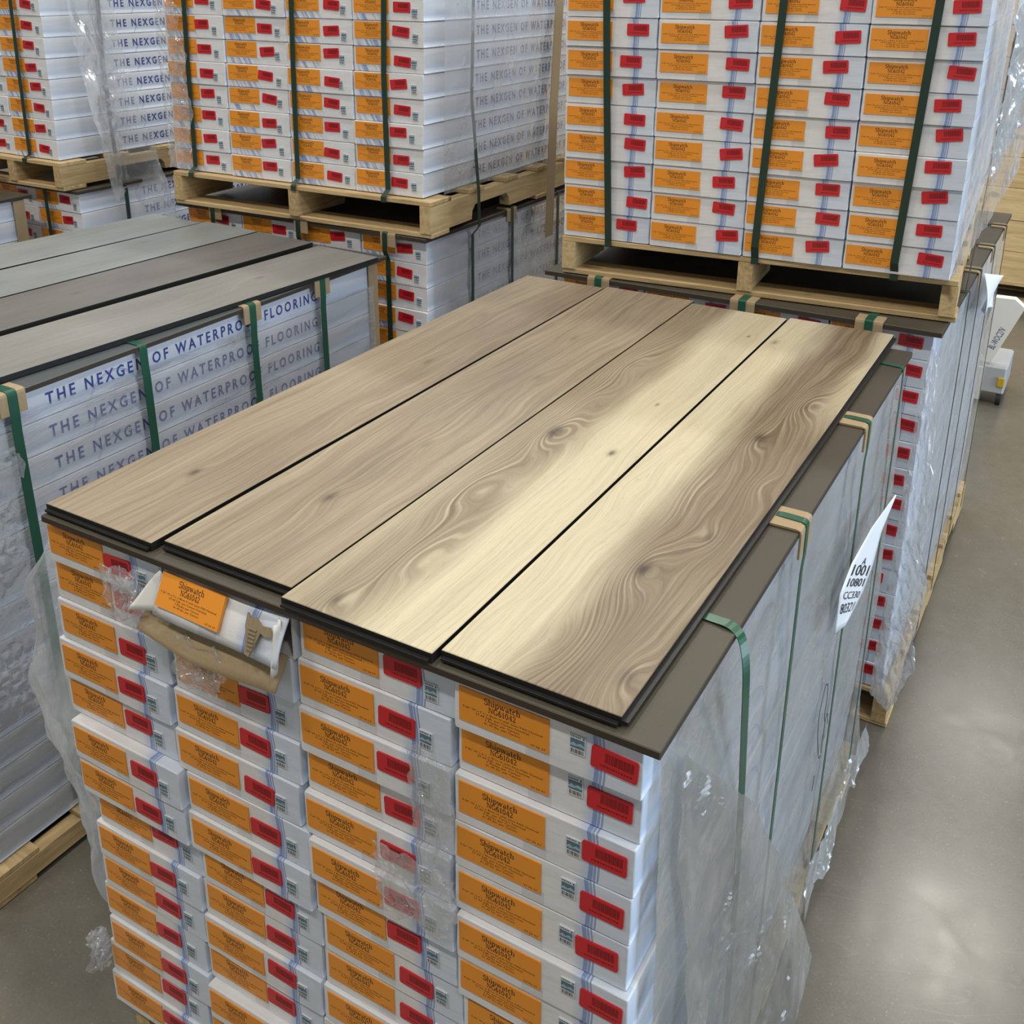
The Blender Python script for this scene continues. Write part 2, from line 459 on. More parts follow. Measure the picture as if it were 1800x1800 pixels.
def slab_text(s_, height, cx):
    vs_, fs = [], []
    tot = sum(GL[c][0] for c in s_); x = -tot / 2
    for c in s_:
        for wd, pl in GL[c][1]:
            pr = None
            for i, p in enumerate(pl):
                a = Vector(pl[max(i - 1, 0)]); b = Vector(pl[min(i + 1, len(pl) - 1)])
                t = (b - a).normalized() if (b - a).length > 1e-9 else Vector((1, 0))
                n = Vector((-t.y, t.x)) * wd / 2
                k = len(vs_)
                vs_ += [((p[0] + x + n.x) * height + cx, (p[1] + n.y) * height), ((p[0] + x - n.x) * height + cx, (p[1] - n.y) * height)]
                if pr is not None: fs.append((pr, pr + 1, k + 1, k))
                pr = k
        x += GL[c][0]
    return vs_, fs

# ------------------------------------------------------------------ the setting
mb = MB(); mb.box(-14, 14, -8, 24, -0.2, 0.0)
fl = tag(mb.obj('floor', MT['floor']), kind='structure')
for nm_, bx in (('wall_back', (-14, 14, 23.8, 24, 0, 9)), ('wall_front', (-14, 14, -8, -7.8, 0, 9)), ('wall_left', (-14, -13.8, -7.8, 23.8, 0, 9)), ('wall_right', (13.8, 14, -7.8, 23.8, 0, 9))):
    mb = MB(); mb.box(*bx); tag(mb.obj(nm_, MT['wall']), kind='structure')

# ------------------------------------------------------------------ cartons
CW, CH, CL = 0.2495, 0.0747, 1.45     # a carton: width, height, length
PITCH_X, PITCH_Z = 0.2530, 0.0755

def carton_mesh(name, mat, seed):
    """rounded box of thin board with slightly soft edges"""
    rr = random.Random(seed)
    bm = bmesh.new()
    hw = CW / 2; rad = 0.0028; nx_, nz_ = 10, 4
    prof = []
    def side(a, b, n):
        for i in range(n): prof.append((a[0] + (b[0] - a[0]) * i / n, a[1] + (b[1] - a[1]) * i / n))
    def corner(cx, cz, a0):
        for i in range(3): 
            a = R(a0 + 45 * i); prof.append((cx + rad * math.cos(a), cz + rad * math.sin(a)))
    side((-hw + rad, 0), (hw - rad, 0), nx_); corner(hw - rad, rad, -90)
    side((hw, rad), (hw, CH - rad), nz_); corner(hw - rad, CH - rad, 0)
    side((hw - rad, CH), (-hw + rad, CH), nx_); corner(-hw + rad, CH - rad, 90)
    side((-hw, CH - rad), (-hw, rad), nz_); corner(-hw + rad, rad, 180)
    rings = []
    for y, ins in ((0.0, 0.0018), (0.0008, 0.0006), (0.0024, 0.0), (0.05, 0.0), (0.4, 0.0), (0.8, 0.0), (1.2, 0.0), (CL - .003, 0.0), (CL, 0.002)):
        ring = []
        for x, z in prof:
            sx = 1 - ins / hw; sz = 1 - 2 * ins / CH
            zz = CH / 2 + (z - CH / 2) * sz
            wob = noise.noise(Vector((x * 18 + seed * 3.1, y * 5, z * 25))) * 0.0011
            yy = y
            if y < 0.01: yy = y + 0.0004 - 0.0008 * (1 - (x / hw) ** 2) * (1 - (2 * z / CH - 1) ** 2) + noise.noise(Vector((x * 14, seed * 7.3, z * 30))) * 0.0006
            zt = min(max(zz + (wob if 0.004 < z < CH - 0.004 else wob * 0.25), 0.0), CH)
            ring.append(bm.verts.new((x * sx + (wob if abs(x) > hw * .9 else 0), yy, zt)))
        rings.append(ring)
    n = len(prof)
    for a, b in zip(rings, rings[1:]):
        for i in range(n):
            bm.faces.new((a[i], a[(i + 1) % n], b[(i + 1) % n], b[i]))
    bm.faces.new(rings[0][::-1]); bm.faces.new(rings[-1])
    bmesh.ops.recalc_face_normals(bm, faces=bm.faces)
    me = bpy.data.meshes.new(name); bm.to_mesh(me); bm.free()
    me.materials.append(mat)
    for p in me.polygons: p.use_smooth = len(p.vertices) == 4
    return me

def front3(x0, z0, y=-0.00165):
    return lambda a, b: (x0 + a, y, z0 + b)

LBW, LBH = 0.1235, 0.0485
def orange_mesh():
    mb = MB()
    mb.box(0, LBW, -0.0015, 0.004, 0, LBH, 0)
    cx = LBW * 0.49
    for s_, h, zz in (('Shipwatch', 0.0088, LBH - 0.0125), ('NG61042', 0.0080, LBH - 0.0225)):
        add_polys(mb, slab_text(s_, h, cx), front3(0, zz), 1)
    for s_, wd, zz in (("9.36\" W x 5' L x 8mm H with 2mm PAD Nominal", 0.110, 0.0205), ('27.44 Sqft. per Carton Nominal', 0.074, 0.0158),
                       ('7 Planks per Carton', 0.048, 0.0112), ('41.49 lbs. per Carton', 0.050, 0.0066)):
        add_polys(mb, text_polys(s_, 0.0030, wd), front3(cx, zz), 1)
    add_polys(mb, text_polys('07.26 27', 0.0026, 0.020), front3(LBW - 0.014, 0.0028), 1)
    return mb.mesh('orange_label', [MT['orange'], MT['ink']], norm=False)

def red_mesh(wd=0.058, ht=0.030, seed=1):
    mb = MB(); rr = random.Random(seed)
    r = 0.003; out = []
    for cx, cz, a0 in ((wd - r, ht - r, 0), (r, ht - r, 90), (r, r, 180), (wd - r, r, 270)):
        for i in range(4): out.append((cx + r * math.cos(R(a0 + 30 * i)), cz + r * math.sin(R(a0 + 30 * i))))
    mb.prism(out, -0.0017, 0.004, 0)
    x = wd * 0.30
    while x < wd * 0.90:
        b = rr.choice((0.0006, 0.0010, 0.0016))
        mb.quad([(x, -0.00185, ht * .42), (x + b, -0.00185, ht * .42), (x + b, -0.00185, ht * .86), (x, -0.00185, ht * .86)], 1)
        x += b + rr.choice((0.0006, 0.0009))
    x = wd * 0.22
    while x < wd * 0.88:
        b = rr.choice((0.0018, 0.0030))
        mb.quad([(x, -0.00185, ht * .20), (x + b, -0.00185, ht * .20), (x + b, -0.00185, ht * .27), (x, -0.00185, ht * .27)], 1)
        x += b + 0.0012
    return mb.mesh('red_label', [MT['red'], MT['redink']], norm=False)

def seal_mesh(seed=1):
    mb = MB(); rr = random.Random(seed)
    wd, ht = 0.0200, 0.0265
    mb.box(0, wd, -0.0015, 0.004, 0, ht, 0)
    def q(x0, x1, z0, z1, mi, y=-0.0016): mb.quad([(x0, y, z0), (x1, y, z0), (x1, y, z1), (x0, y, z1)], mi)
    q(0.001, wd - .001, .0085, .0215, 1)
    pts = [(.001, .0135), (.005, .0165), (.009, .0140), (.014, .0170), (wd - .001, .0145), (wd - .001, .0115), (.012, .0125), (.006, .0110), (.001, .0115)]
    vs_ = [mb.bm.verts.new((x, -0.0017, z)) for x, z in pts]; mb.bm.faces.new(vs_).material_index = 2
    x = .001
    while x < wd * .72:
        b = rr.choice((.0010, .0016)); q(x, x + b, .0232, .0250, 3); x += b + .0006
    q(wd * .82, wd * .95, .0225, .0255, 1)
    x = .002
    while x < wd - .002:
        b = rr.choice((.0007, .0012)); q(x, x + b, .0012, .0070, 3); x += b + rr.choice((.0006, .0010))
    return mb.mesh('seal_sticker', [MT['stick'], MT['teal'], MT['tealpale'], MT['ink']], norm=False)

def lettering_mesh():
    mb = MB()
    vf = text_polys('THE NEXGEN OF WATERPROOF FLOORING', 0.0275, 0.880, 1.45, 'LEFT', .018)
    add_polys(mb, vf, lambda a, b: (CW / 2 + 0.0012, 0.295 + a, 0.0270 + b), 0)
    return mb.mesh('side_lettering', [MT['blueink']], norm=False)

ME = {
 'stripe': [carton_mesh('carton', MT['carton_stripe'], k) for k in (1, 2, 3, 4)],
 'streak': [carton_mesh('carton', MT['carton_streak'], k) for k in (5, 6, 7)],
 'orange': orange_mesh(), 'red': red_mesh(), 'seal': seal_mesh(), 'letters': lettering_mesh(),
}
PROTO = {}
def proto_part(key, name, label):
    o = bpy.data.objects.new(name, ME[key]); o['label'] = label
    PROTO[key] = o
proto_part('orange', 'orange_label', 'orange paper label with black print')
proto_part('red', 'red_label', 'red sticker with a barcode')
proto_part('seal', 'seal_sticker', 'small seal sticker with a barcode')
proto_part('letters', 'side_lettering', 'navy capital lettering along the side')

def put(key, parent, x, z, tilt=0.0, y=0.0):
    o = PROTO[key].copy(); COL.objects.link(o); o.parent = parent
    o.location = (x, y, z); o.rotation_euler = (0, tilt, 0)
    return o

ORD = ['first', 'second', 'third', 'fourth', 'fifth', 'sixth', 'seventh', 'eighth', 'ninth', 'tenth', 'eleventh', 'twelfth', 'thirteenth', 'fourteenth']
CARTONS = {}
def carton(kind, loc, rz, sz, label, group, parts='full', style='near', rr=RND):
    o = bpy.data.objects.new('carton', rr.choice(ME[kind])); COL.objects.link(o)
    o.location = loc; o.rotation_euler = (0, 0, rz); o.scale = (1, 1, sz)
    tag(o, label, 'carton', group)
    if parts != 'body':
        lz = CH - LBH - 0.0085 + rr.uniform(-.002, .0015)
        lx = -CW / 2 + 0.006 + rr.uniform(-.002, .003)
        if style == 'near':          # orange, red, blue band, seal
            put('orange', o, lx + .001, lz)
            put('red', o, lx + 0.128 + rr.uniform(-.002, .008), 0.022 + rr.uniform(-.003, .010), rr.uniform(-.05, .05))
            put('seal', o, 0.078 + rr.uniform(-.003, .003), 0.018 + rr.uniform(-.003, .005), rr.uniform(-.05, .05))
        elif style == 'edge':        # orange, seal, blue band, red
            put('orange', o, lx, lz)
            put('seal', o, 0.034 + rr.uniform(-.004, .003), 0.030 + rr.uniform(-.004, .006), rr.uniform(-.05, .05))
            put('red', o, 0.059 + rr.uniform(-.004, .004), 0.026 + rr.uniform(-.003, .005), rr.uniform(-.07, .10) * 0.6)
        elif style == 'high':        # orange, red over the blue band
            put('orange', o, lx, lz)
            put('red', o, rr.choice((0.047, 0.050, 0.053, 0.034, 0.045)) + rr.uniform(-.006, .006), 0.032 + rr.uniform(-.006, .005), rr.uniform(-.12, .08))
        elif style == 'far':         # orange, red, seal on white
            put('orange', o, lx, CH - LBH - .003)
            put('red', o, 0.013 + rr.uniform(-.006, .008), 0.028 + rr.uniform(-.006, .006), rr.uniform(-.10, .12))
            put('seal', o, 0.080 + rr.uniform(-.008, .006), 0.014 + rr.uniform(-.004, .006), rr.uniform(-.1, .1))
        if parts == 'letters':
            put('letters', o, 0, 0)
    elif parts == 'body' and style == 'letters':
        put('letters', o, 0, 0)
    return o

def stack(base, yaw, ncol, nrow, pz, place, kind, style, lean=(0, 0), full=lambda c, r: True, letters=False, jit=0.004,
          offs=None, seed=1, tops=True, group=None, colnames=None, skip=()):
    rr = random.Random(seed)
    s_, c_ = math.sin(yaw), math.cos(yaw)
    for c in range(ncol):
        for r in range(nrow):
            if (c, r) in skip: continue
            lx = (c + .5) * PITCH_X + rr.uniform(-.0012, .0012) + lean[0] * r * pz
            ly = rr.uniform(-jit, jit) + lean[1] * r * pz
            if offs:
                ox, oy = offs(c, r); lx += ox; ly += oy
            loc = (base[0] + lx * c_ - ly * s_, base[1] + lx * s_ + ly * c_, base[2] + r * pz)
            k = (nrow - 1 - r) if tops else r
            if tops: rn = 'topmost' if k == 0 else ORD[k] + ' from top'
            else: rn = 'lowest' if k == 0 else ORD[k] + ' from bottom'
            lab = 'white carton %s, %s, %s' % (rn, colnames[c], place)
            st = style(c) if callable(style) else style
            f = full(c, r)
            p = 'letters' if (f and letters and c == ncol - 1) else ('full' if f else 'body')
            carton(kind, loc, yaw + rr.uniform(-.0008, .0008), pz / PITCH_Z * .999, lab, group, p, st, rr)

AISLE4 = ['fourth column from aisle', 'third column from aisle', 'second column from aisle', 'column nearest the aisle']

# -- load under the brown oak planks
M_OFF = [-.049, -.045, -.025, -.031, -.022, -.018, -.009, -.019, -.017, -.036, -.030, -.024, -.024, -.012]
M_OFY = [.012, .014, .010, .012, .008, .012, .010, .001, -.002, .004, .005, .003, .004, .001]
def m_offs(c, r):
    k = 1 - c / 3 * 0.75
    extra = {(1, 2): -.012, (1, 4): .006, (2, 1): -.010, (0, 8): -.006, (2, 6): .004}.get((c, r), 0)
    return (M_OFF[r] + .014) * k, M_OFY[r] + extra + .0035 * math.sin(r * 2.3 + c * 1.7)
M_TOP = 1.1630
stack((-0.013, 0.0, M_TOP - 14 * PITCH_Z), 0.0, 4, 14, PITCH_Z, 'load under oak planks', 'stripe',
      lambda c: 'edge' if c == 3 else 'near', offs=m_offs, seed=11, group='cartons under the oak planks', colnames=AISLE4, skip={(1, 13)})

# -- upper load on the raised pallet at the aisle
HB = (0.034, 1.662, 1.2745)
stack(HB, 0.062, 4, 9, 0.0732, 'upper load by aisle', 'stripe', 'high', lean=(.010, -.052), seed=12, tops=False, jit=.003,
      group='cartons on the raised pallet by the aisle', colnames=AISLE4)

# -- lower load beneath it
IB = (0.022, 1.692, 1.150 - 14 * .0738)
stack(IB, 0.0, 4, 14, 0.0738, 'lower load by aisle', 'stripe', lambda c: 'high', seed=13, tops=True,
      full=lambda c, r: c == 3 or r >= 12, group='cartons beneath the raised pallet by the aisle', colnames=AISLE4)

# -- upper load behind the grey planks
DB = (-1.452, 1.642, 1.323)
stack(DB, 0.026, 4, 9, 0.0727, 'upper load behind grey planks', 'streak', 'far', lean=(.037, -.004), seed=14, tops=False, letters=True,
      group='cartons on the raised pallet behind the grey planks', colnames=AISLE4)
# -- lower load beneath it
CB = (-1.442, 1.662, 1.192 - 14 * .0752)
stack(CB, 0.0, 4, 14, 0.0752, 'lower load behind grey planks', 'streak', 'far', seed=15, letters=True,
      full=lambda c, r: r >= 12 or (c == 3 and r >= 6), group='cartons beneath the raised pallet behind the grey planks', colnames=AISLE4)
# -- far corner, upper and lower
EB = (-2.030 - 2 * PITCH_X, 1.62, 1.300)
stack(EB, 0.0, 2, 8, 0.0727, 'upper load in far corner', 'streak', 'far', lean=(-.22 * 0, 0), seed=16, tops=False, letters=True,
      group='cartons on the raised pallet in the far corner', colnames=AISLE4[2:])
FB = (-1.975 - 2 * PITCH_X, 1.64, 1.178 - 14 * .0752)
stack(FB, 0.0, 2, 14, 0.0752, 'lower load in far corner', 'streak', 'far', seed=17, letters=True,
      full=lambda c, r: r >= 10, group='cartons beneath the raised pallet in the far corner', colnames=AISLE4[2:])
# -- load under the grey planks (its lettered side faces the aisle)
BB = (-0.543 - 4 * PITCH_X, 0.10, 1.139 - 14 * .0752)
stack(BB, 0.0, 4, 14, 0.0752, 'load under grey planks', 'streak', 'far', seed=18, letters=True, jit=.003,
      full=lambda c, r: True if c == 3 else r >= 11, group='cartons under the grey planks', colnames=AISLE4)
# -- load at the picture's edge
GB = (-2.14 - PITCH_X, 0.06, 1.165 - 14 * .0752)
stack(GB, 0.0, 1, 14, 0.0752, 'load beyond grey planks', 'streak', 'far', seed=19,
      full=lambda c, r: False, group='cartons beyond the grey planks', colnames=AISLE4[3:])

# -- the torn carton: top of the third column from the aisle
def torn_carton():
    rr = random.Random(3)
    x = -0.013 + 1.5 * PITCH_X
    root = empty('carton', (x, 0.0, M_TOP - PITCH_Z))
    tag(root, 'torn carton with open flap and brown board showing under oak planks', 'carton', 'cartons under the oak planks')
    hw = CW / 2; t = .003
    b = MB()
    b.box(-hw, -hw + t, 0.0, CL, 0, CH, 0); b.box(hw - t, hw, 0.0, CL, 0, CH, 0)
    b.box(-hw + t, hw - t, 0.0, CL, 0, t, 0); b.box(-hw + t, hw - t, 0.0, CL, CH - t, CH, 0)
    b.box(-hw + t, hw - t, CL - t, CL, t, CH - t, 0)
    b.obj('carton_body', MT['carton_streak'], root)
    b = MB(); b.box(-hw + .006, hw - .006, .06, CL - .05, t, CH - .012, 0); b.obj('plank_bundle', MT['core'], root)
    # front flap: hinged at the top, its foot pulled out toward the viewer
    fl_ = empty('front_flap', (0, 0, 0)); fl_.parent = root
    fl_.location = (0.006, -0.004, CH - .002); fl_.rotation_euler = (R(-27), 0, R(-1.5))
    g = MB()
    def shape(s_, t_):
        xx = -hw + .008 + s_ * (CW - .010); zz = -t_ * 0.070
        return (xx, -0.004 * math.sin(t_ * 3.1) - .003 * math.sin(s_ * 7), zz)
    g.grid(shape, 16, 6)
    fo = g.obj('flap_board', MT['carton_stripe'], fl_, norm=False)
    md = fo.modifiers.new('thickness', 'SOLIDIFY'); md.thickness = .0025; md.offset = 1
    o = put('orange', fl_, -hw + .016, -.054, 0, -.0075); o['label'] = 'clean bright orange label with black print'
    # torn patch of bare board at the right of the flap
    g = MB()
    pts = [(.060, -.012), (.068, -.018), (.076, -.014), (.088, -.022), (.103, -.020), (.110, -.030), (.100, -.034), (.090, -.031), (.086, -.045), (.080, -.066), (.072, -.064), (.068, -.045), (.062, -.030)]
    vs_ = [g.bm.verts.new((x_, -.0115, z_)) for x_, z_ in pts]; g.bm.faces.new(vs_)
    r_ = bmesh.ops.extrude_face_region(g.bm, geom=g.bm.faces[:])
    for v in [e for e in r_['geom'] if isinstance(e, bmesh.types.BMVert)]: v.co.y += .004
    for k in range(6):
        z_ = -.030 - k * .0052; g.box(.069 + k * .001, .084, -.0135, -.0112, z_ - .0012, z_ + .0012)
    p_ = g.obj('torn_patch', MT['kraftdark'], fl_); p_['label'] = 'bare ribbed brown board'
    # bottom flap lying open, brown inside up
    g = MB()
    def bot(s_, t_):
        xx = -hw - .020 + s_ * (CW + .012)
        return (xx, -.004 - t_ * (0.040 - .018 * abs(s_ - .42) ) , 0.006 - t_ * .030 - .006 * math.sin(s_ * 3.1) * t_ - .012 * s_ * t_)
    g.grid(bot, 14, 4)
    bo = g.obj('bottom_flap', MT['kraft'], root, norm=False); bo['label'] = 'brown inner face of the open bottom flap'
    md = bo.modifiers.new('thickness', 'SOLIDIFY'); md.thickness = .0025
    # side flap folded out at the left
    g = MB()
    def sd(s_, t_):
        return (-hw + .012 - .044 * s_ * (.25 + .75 * t_) + .004 * t_, -.006 - .020 * s_ * (0.3 + .7 * t_) - .016 * t_, CH - .004 - t_ * .062 - s_ * .012 * (1 - t_))
    g.grid(sd, 6, 6)
    so = g.obj('side_flap', MT['white'], root, norm=False)
    md = so.modifiers.new('thickness', 'SOLIDIFY'); md.thickness = .0022
    # curled white corner at the right
    g = MB()
    def cur(s_, t_):
        a = s_ * 2.4
        return (hw - .012 + .010 * math.sin(a), -.012 - .014 * t_ - .010 * (1 - math.cos(a)), CH - .006 - t_ * .072)
    g.grid(cur, 8, 6)
    co = g.obj('curled_corner', MT['white'], root, norm=False)
    md = co.modifiers.new('thickness', 'SOLIDIFY'); md.thickness = .002
torn_carton()

# ------------------------------------------------------------------ pallets
def pallet(loc, yaw, W_, D_, H_, label, boards=7, notch=True, group='wooden pallets', seed=1):
    """stringer pallet: stringers along y, deck boards along x; origin at the front lower corner nearest -x"""
    rr = random.Random(seed)
    root = empty('pallet', loc, yaw); tag(root, label, 'pallet', group)
    bt = 0.015; sh = H_ - 2 * bt; sw = 0.038
    def bar(name, cx, cy, cz, L_, w_, h_, along, extra=None):
        m_ = MB()
        if extra:
            m_.prism(extra, -w_ / 2, w_ / 2)
        else:
            m_.box(-L_ / 2, L_ / 2, -w_ / 2, w_ / 2, -h_ / 2, h_ / 2, bevel=.0015)
        o = m_.obj(name, MT['pine'], root)
        o.location = (cx, cy, cz)
        if along == 'y': o.rotation_euler = (0, 0, R(90))
        return o
    for i, cx in enumerate((sw / 2, W_ / 2, W_ - sw / 2)):
        if notch:
            L2 = D_ / 2; z0, z1 = -sh / 2, sh / 2; d = sh * .55
            poly = [(-L2, z0)]
            for c0 in (-D_ * .25, D_ * .25):
                a, b = c0 - D_ * .085, c0 + D_ * .085
                poly += [(a, z0), (a + .004, z0 + d * .6), (a + .022, z0 + d), (b - .022, z0 + d), (b - .004, z0 + d * .6), (b, z0)]
            poly += [(L2, z0), (L2, z1), (-L2, z1)]
            bar('stringer', cx, D_ / 2, H_ / 2, D_, sw, sh, 'y', poly)
        else:
            bar('stringer', cx, D_ / 2, H_ / 2, D_, sw, sh, 'y')
    for k in range(boards):
        bw = .118 if k in (0, boards - 1) else .092
        cy = bw / 2 + (D_ - bw) * k / (boards - 1)
        bar('deck_board', W_ / 2 + rr.uniform(-.003, .003), cy + (0.002 if k == 0 else 0), H_ - bt / 2, W_, bw, bt - .001, 'x')
    for cy in (.055, D_ * .5, D_ - .055):
        bar('bottom_board', W_ / 2 + rr.uniform(-.004, .004), cy, bt / 2, W_ + .004, .100, bt - .001, 'x')
    return root

pallet((-0.02, 0.03, 0.001), 0.0, 1.035, 1.42, 0.104, 'pale wooden pallet on the floor under the oak-plank load', seed=2)
pallet((0.0, 1.682, 0.001), 0.0, 1.055, 1.47, IB[2] - .003, 'pale wooden pallet on the floor under the lower aisle load', seed=3)
hp = pallet((0.037, 1.654, 1.1665), 0.085, 1.032, 1.44, 0.1070, 'raised wooden pallet by the aisle with dark openings facing the oak planks', seed=4)
pallet((-1.440, 1.612, 1.2085), 0.026, 1.042, 1.47, 0.1125, 'raised wooden pallet with notched side behind the grey planks', seed=5)
pallet((-1.46, 1.64, 0.001), 0.0, 1.06, 1.47, CB[2] - .003, 'wooden pallet on the floor behind the grey-plank load', seed=6)
pallet((-2.56, 1.585, 1.1935), 0.0, 0.565, 1.47, 0.1045, 'raised wooden pallet in the far corner beside hanging clear film', seed=7)
pallet((-2.50, 1.62, 0.001), 0.0, 0.55, 1.47, FB[2] - .003, 'wooden pallet on the floor in the far corner', seed=8)
pallet((-1.575, 0.07, 0.001), 0.0, 1.06, 1.48, BB[2] - .003, 'wooden pallet on the floor under the grey-plank load', seed=9, notch=False)
pallet((-2.44, 0.05, 0.001), 0.0, 0.33, 1.48, GB[2] - .003, 'wooden pallet on the floor under the load beyond the grey planks', seed=10)

# ------------------------------------------------------------------ cover sheets
def sheet(x0, x1, y0, y1, z0, z1, label, mat, yaw=0.0):
    m_ = MB(); m_.box(x0, x1, y0, y1, z0, z1, 1, bevel=.0012, top=0)
    for f in m_.bm.faces:
        if f.normal.z > .5 or f.calc_center_median().z > z1 - .0002: f.material_index = 0
    o = m_.obj('cover_sheet', [mat, MT['sheetedge']])
    return tag(o, label, 'sheet', 'hardboard cover sheets')
sheet(0.001, 1.021, -0.013, 1.452, 1.1640, 1.1755, 'olive brown hardboard sheet under the brown oak planks', MT['sheet'])
sheet(-1.565, -0.528, 0.085, 1.590, 1.1395, 1.1520, 'dark grey hardboard sheet under the grey planks', MT['sheetgrey'])
sheet(-0.02, 1.054, 1.658, 3.190, 1.1510, 1.1645, 'dark hardboard sheet under the raised pallet by the aisle', MT['sheet'])
sheet(-1.470, -0.418, 1.640, 3.130, 1.1930, 1.2065, 'dark hardboard sheet under the raised pallet behind the grey planks', MT['sheet'])
sheet(-2.52, -1.962, 1.62, 3.10, 1.1790, 1.1915, 'dark hardboard sheet under the raised pallet in the far corner', MT['sheet'])
sheet(-2.43, -2.125, 0.05, 1.545, 1.1655, 1.1775, 'dark hardboard sheet on the load beyond the grey planks', MT['sheet'])

# ------------------------------------------------------------------ display planks
PW, PT, PLEN = 0.2395, 0.0135, 1.507
def plank(loc, yaw, mat, label, group, width=PW, length=PLEN, tongue=True, pitch_=0.0):
    root = empty('display_plank', loc, yaw); tag(root, label, 'plank', group, 'thing')
    root.rotation_euler = (pitch_, 0, yaw)
    m_ = MB()
    m_.box(0, width, 0, length, 0, PT - .0016, 0)
    if tongue: m_.box(width, width + .0075, .002, length - .002, .0035, .0068, 0)
    m_.box(.003, width - .003, -.006, 0.0, .0022, .0058, 0)
    m_.obj('plank_core', MT['core'], root)['label'] = 'black core with tongue'
    m_ = MB()
    m_.box(0.0002, width - .0002, 0.0002, length - .0002, PT - .0016, PT, 0, bevel=.0009)
    m_.obj('wood_surface', mat, root)
    return root

def tone4(u, v, w_):
    a = (v + w_ * 0.10).ss(0.050, 0.130)
    b = 1.0 - (v + w_ * .06).ss(0.185, 0.235) * u.ss(0.75, 1.1) * 0.75
    return (a * b * 0.92 + 0.05).sat()
def tone3(u, v, w_):
    a = 1.0 - (v + w_ * 0.12).ss(0.075, 0.150)
    b = 1.0 - (1.0 - v.ss(0.01, 0.05)) * (1.0 - u.ss(0.3, 0.7)) * .4
    return (a * b * 0.78 + 0.06).sat()
def tone2(u, v, w_):
    return (0.52 + w_ * 0.9 + ((v - 0.12).abs() * -1.6) + 0.10).sat()
def tone1(u, v, w_):
    return (0.55 + w_ * 0.8 + v.ss(0.08, 0.17) * u.ss(0.2, 0.7) * 0.22 - 0.06).sat()
OAK_L, OAK_D = (0.570, 0.505, 0.340), (0.140, 0.095, 0.056)
TAN_L, TAN_D = (0.385, 0.318, 0.215), (0.165, 0.120, 0.080)
# knots: along, across, bend of the grain, its reach along and across, darkness, size
K4 = [(0.293, .140, .040, .075, .030, .92, .014), (0.420, .189, -.018, .045, .018, .45, .010), (0.798, .147, .034, .080, .024, .80, .013),
      (0.984, .183, .046, .090, .036, .35, .012), (1.313, .020, .022, .035, .014, .55, .009), (0.066, .216, .030, .060, .022, .55, .013),
      (0.62, .205, .020, .060, .020, .0, .01), (0.50, .02, .012, .07, .02, 0, .01), (0.10, .13, -.030, .09, .03, 0, .01), (0.55, .12, .02, .12, .03, 0, .01)]
K3 = [(0.646, .067, .050, .085, .036, .98, .017), (0.619, .191, .006, .018, .008, .95, .0075), (0.857, .176, .006, .02, .008, .55, .005),
      (1.333, .201, .006, .02, .008, .6, .005), (0.032, .066, .024, .050, .020, .65, .011), (1.035, .045, .038, .13, .034, .15, .012),
      (0.386, .055, .046, .13, .040, .10, .012), (0.18, .10, .030, .10, .03, 0, .01), (0.80, .05, .03, .10, .03, 0, .01)]
K2 = [(0.225, .120, .018, .050, .020, .75, .012), (0.463, .141, .010, .040, .015, .25, .010), (0.842, .156, .020, .07, .022, .35, .011),
      (1.096, .110, .014, .06, .018, .30, .011), (0.62, .06, .02, .12, .025, 0, .01)]
K1 = [(0.193, .116, .016, .040, .016, .75, .010), (0.817, .150, .012, .05, .016, .45, .011), (0.532, .178, .012, .08, .02, .15, .010), (1.15, .08, .014, .08, .02, .2, .01)]
W4 = wood_material('oak decor brown band', OAK_L, OAK_D, K4, tone4, 4.3, 1.3, fine=.65, coarse=.62, warp=.68)
W3 = wood_material('oak decor cathedral', OAK_L, (0.155, 0.108, 0.064), K3, tone3, 9.7, 1.7, fine=.65, coarse=.62, warp=.62)
W2 = wood_material('oak decor tan', TAN_L, TAN_D, K2, tone2, 15.1, .8, gain=1.35, warp=.7)
W1 = wood_material('oak decor pale tan', TAN_L, TAN_D, K1, tone1, 22.9, .7, gain=1.3, warp=.6)
ZP = 1.1765
OG = 'brown oak display planks'
plank((0.000, 0.000, ZP), -0.0048, W1, 'brown oak plank nearest the grey planks, even tan with one faint knot', OG, width=.2310, tongue=False)
plank((0.2415, 0.0135, ZP), 0.0, W2, 'brown oak plank, tan, second from the grey planks', OG, tongue=False)
plank((0.4850, -0.0110, ZP + .0008), 0.0, W3, 'brown oak plank with arched grain around a large dark knot', OG, width=.2388, tongue=False)
plank((0.7285, 0.0020, ZP), 0.0, W4, 'brown oak plank nearest the aisle, pale edge and dark knotty middle', OG)

GRY_L, GRY_D = (0.280, 0.305, 0.302), (0.135, 0.142, 0.136)
def gt(base):
    return lambda u, v, w_: (base + w_ * 1.1).sat()
G1 = wood_material('grey oak decor', GRY_L, GRY_D, [(0.5, .1, .012, .08, .02, .2, .01), (1.1, .15, .01, .07, .02, .2, .01)], gt(.35), 31.0, .3, gain=.7)
G2 = wood_material('grey oak decor pale', GRY_L, GRY_D, [(0.7, .12, .012, .08, .02, .2, .01), (1.2, .06, .01, .07, .02, .3, .01)], gt(.30), 37.0, .3, gain=.6)
G3 = wood_material('grey oak decor brownish', (0.205, 0.202, 0.192), (0.105, 0.100, 0.093), [(0.75, .12, .02, .08, .02, .35, .012), (1.1, .12, .01, .07, .02, .2, .01)], gt(.45), 43.0, .3, gain=.6)
G4 = wood_material('grey oak decor knotty', (0.300, 0.298, 0.280), (0.140, 0.136, 0.124), [(1.15, .12, .02, .10, .025, .5, .010), (0.35, .08, .012, .07, .02, .25, .01)], gt(.38), 49.0, .7, gain=.7)
GG = 'grey display planks'
ZG = 1.1545
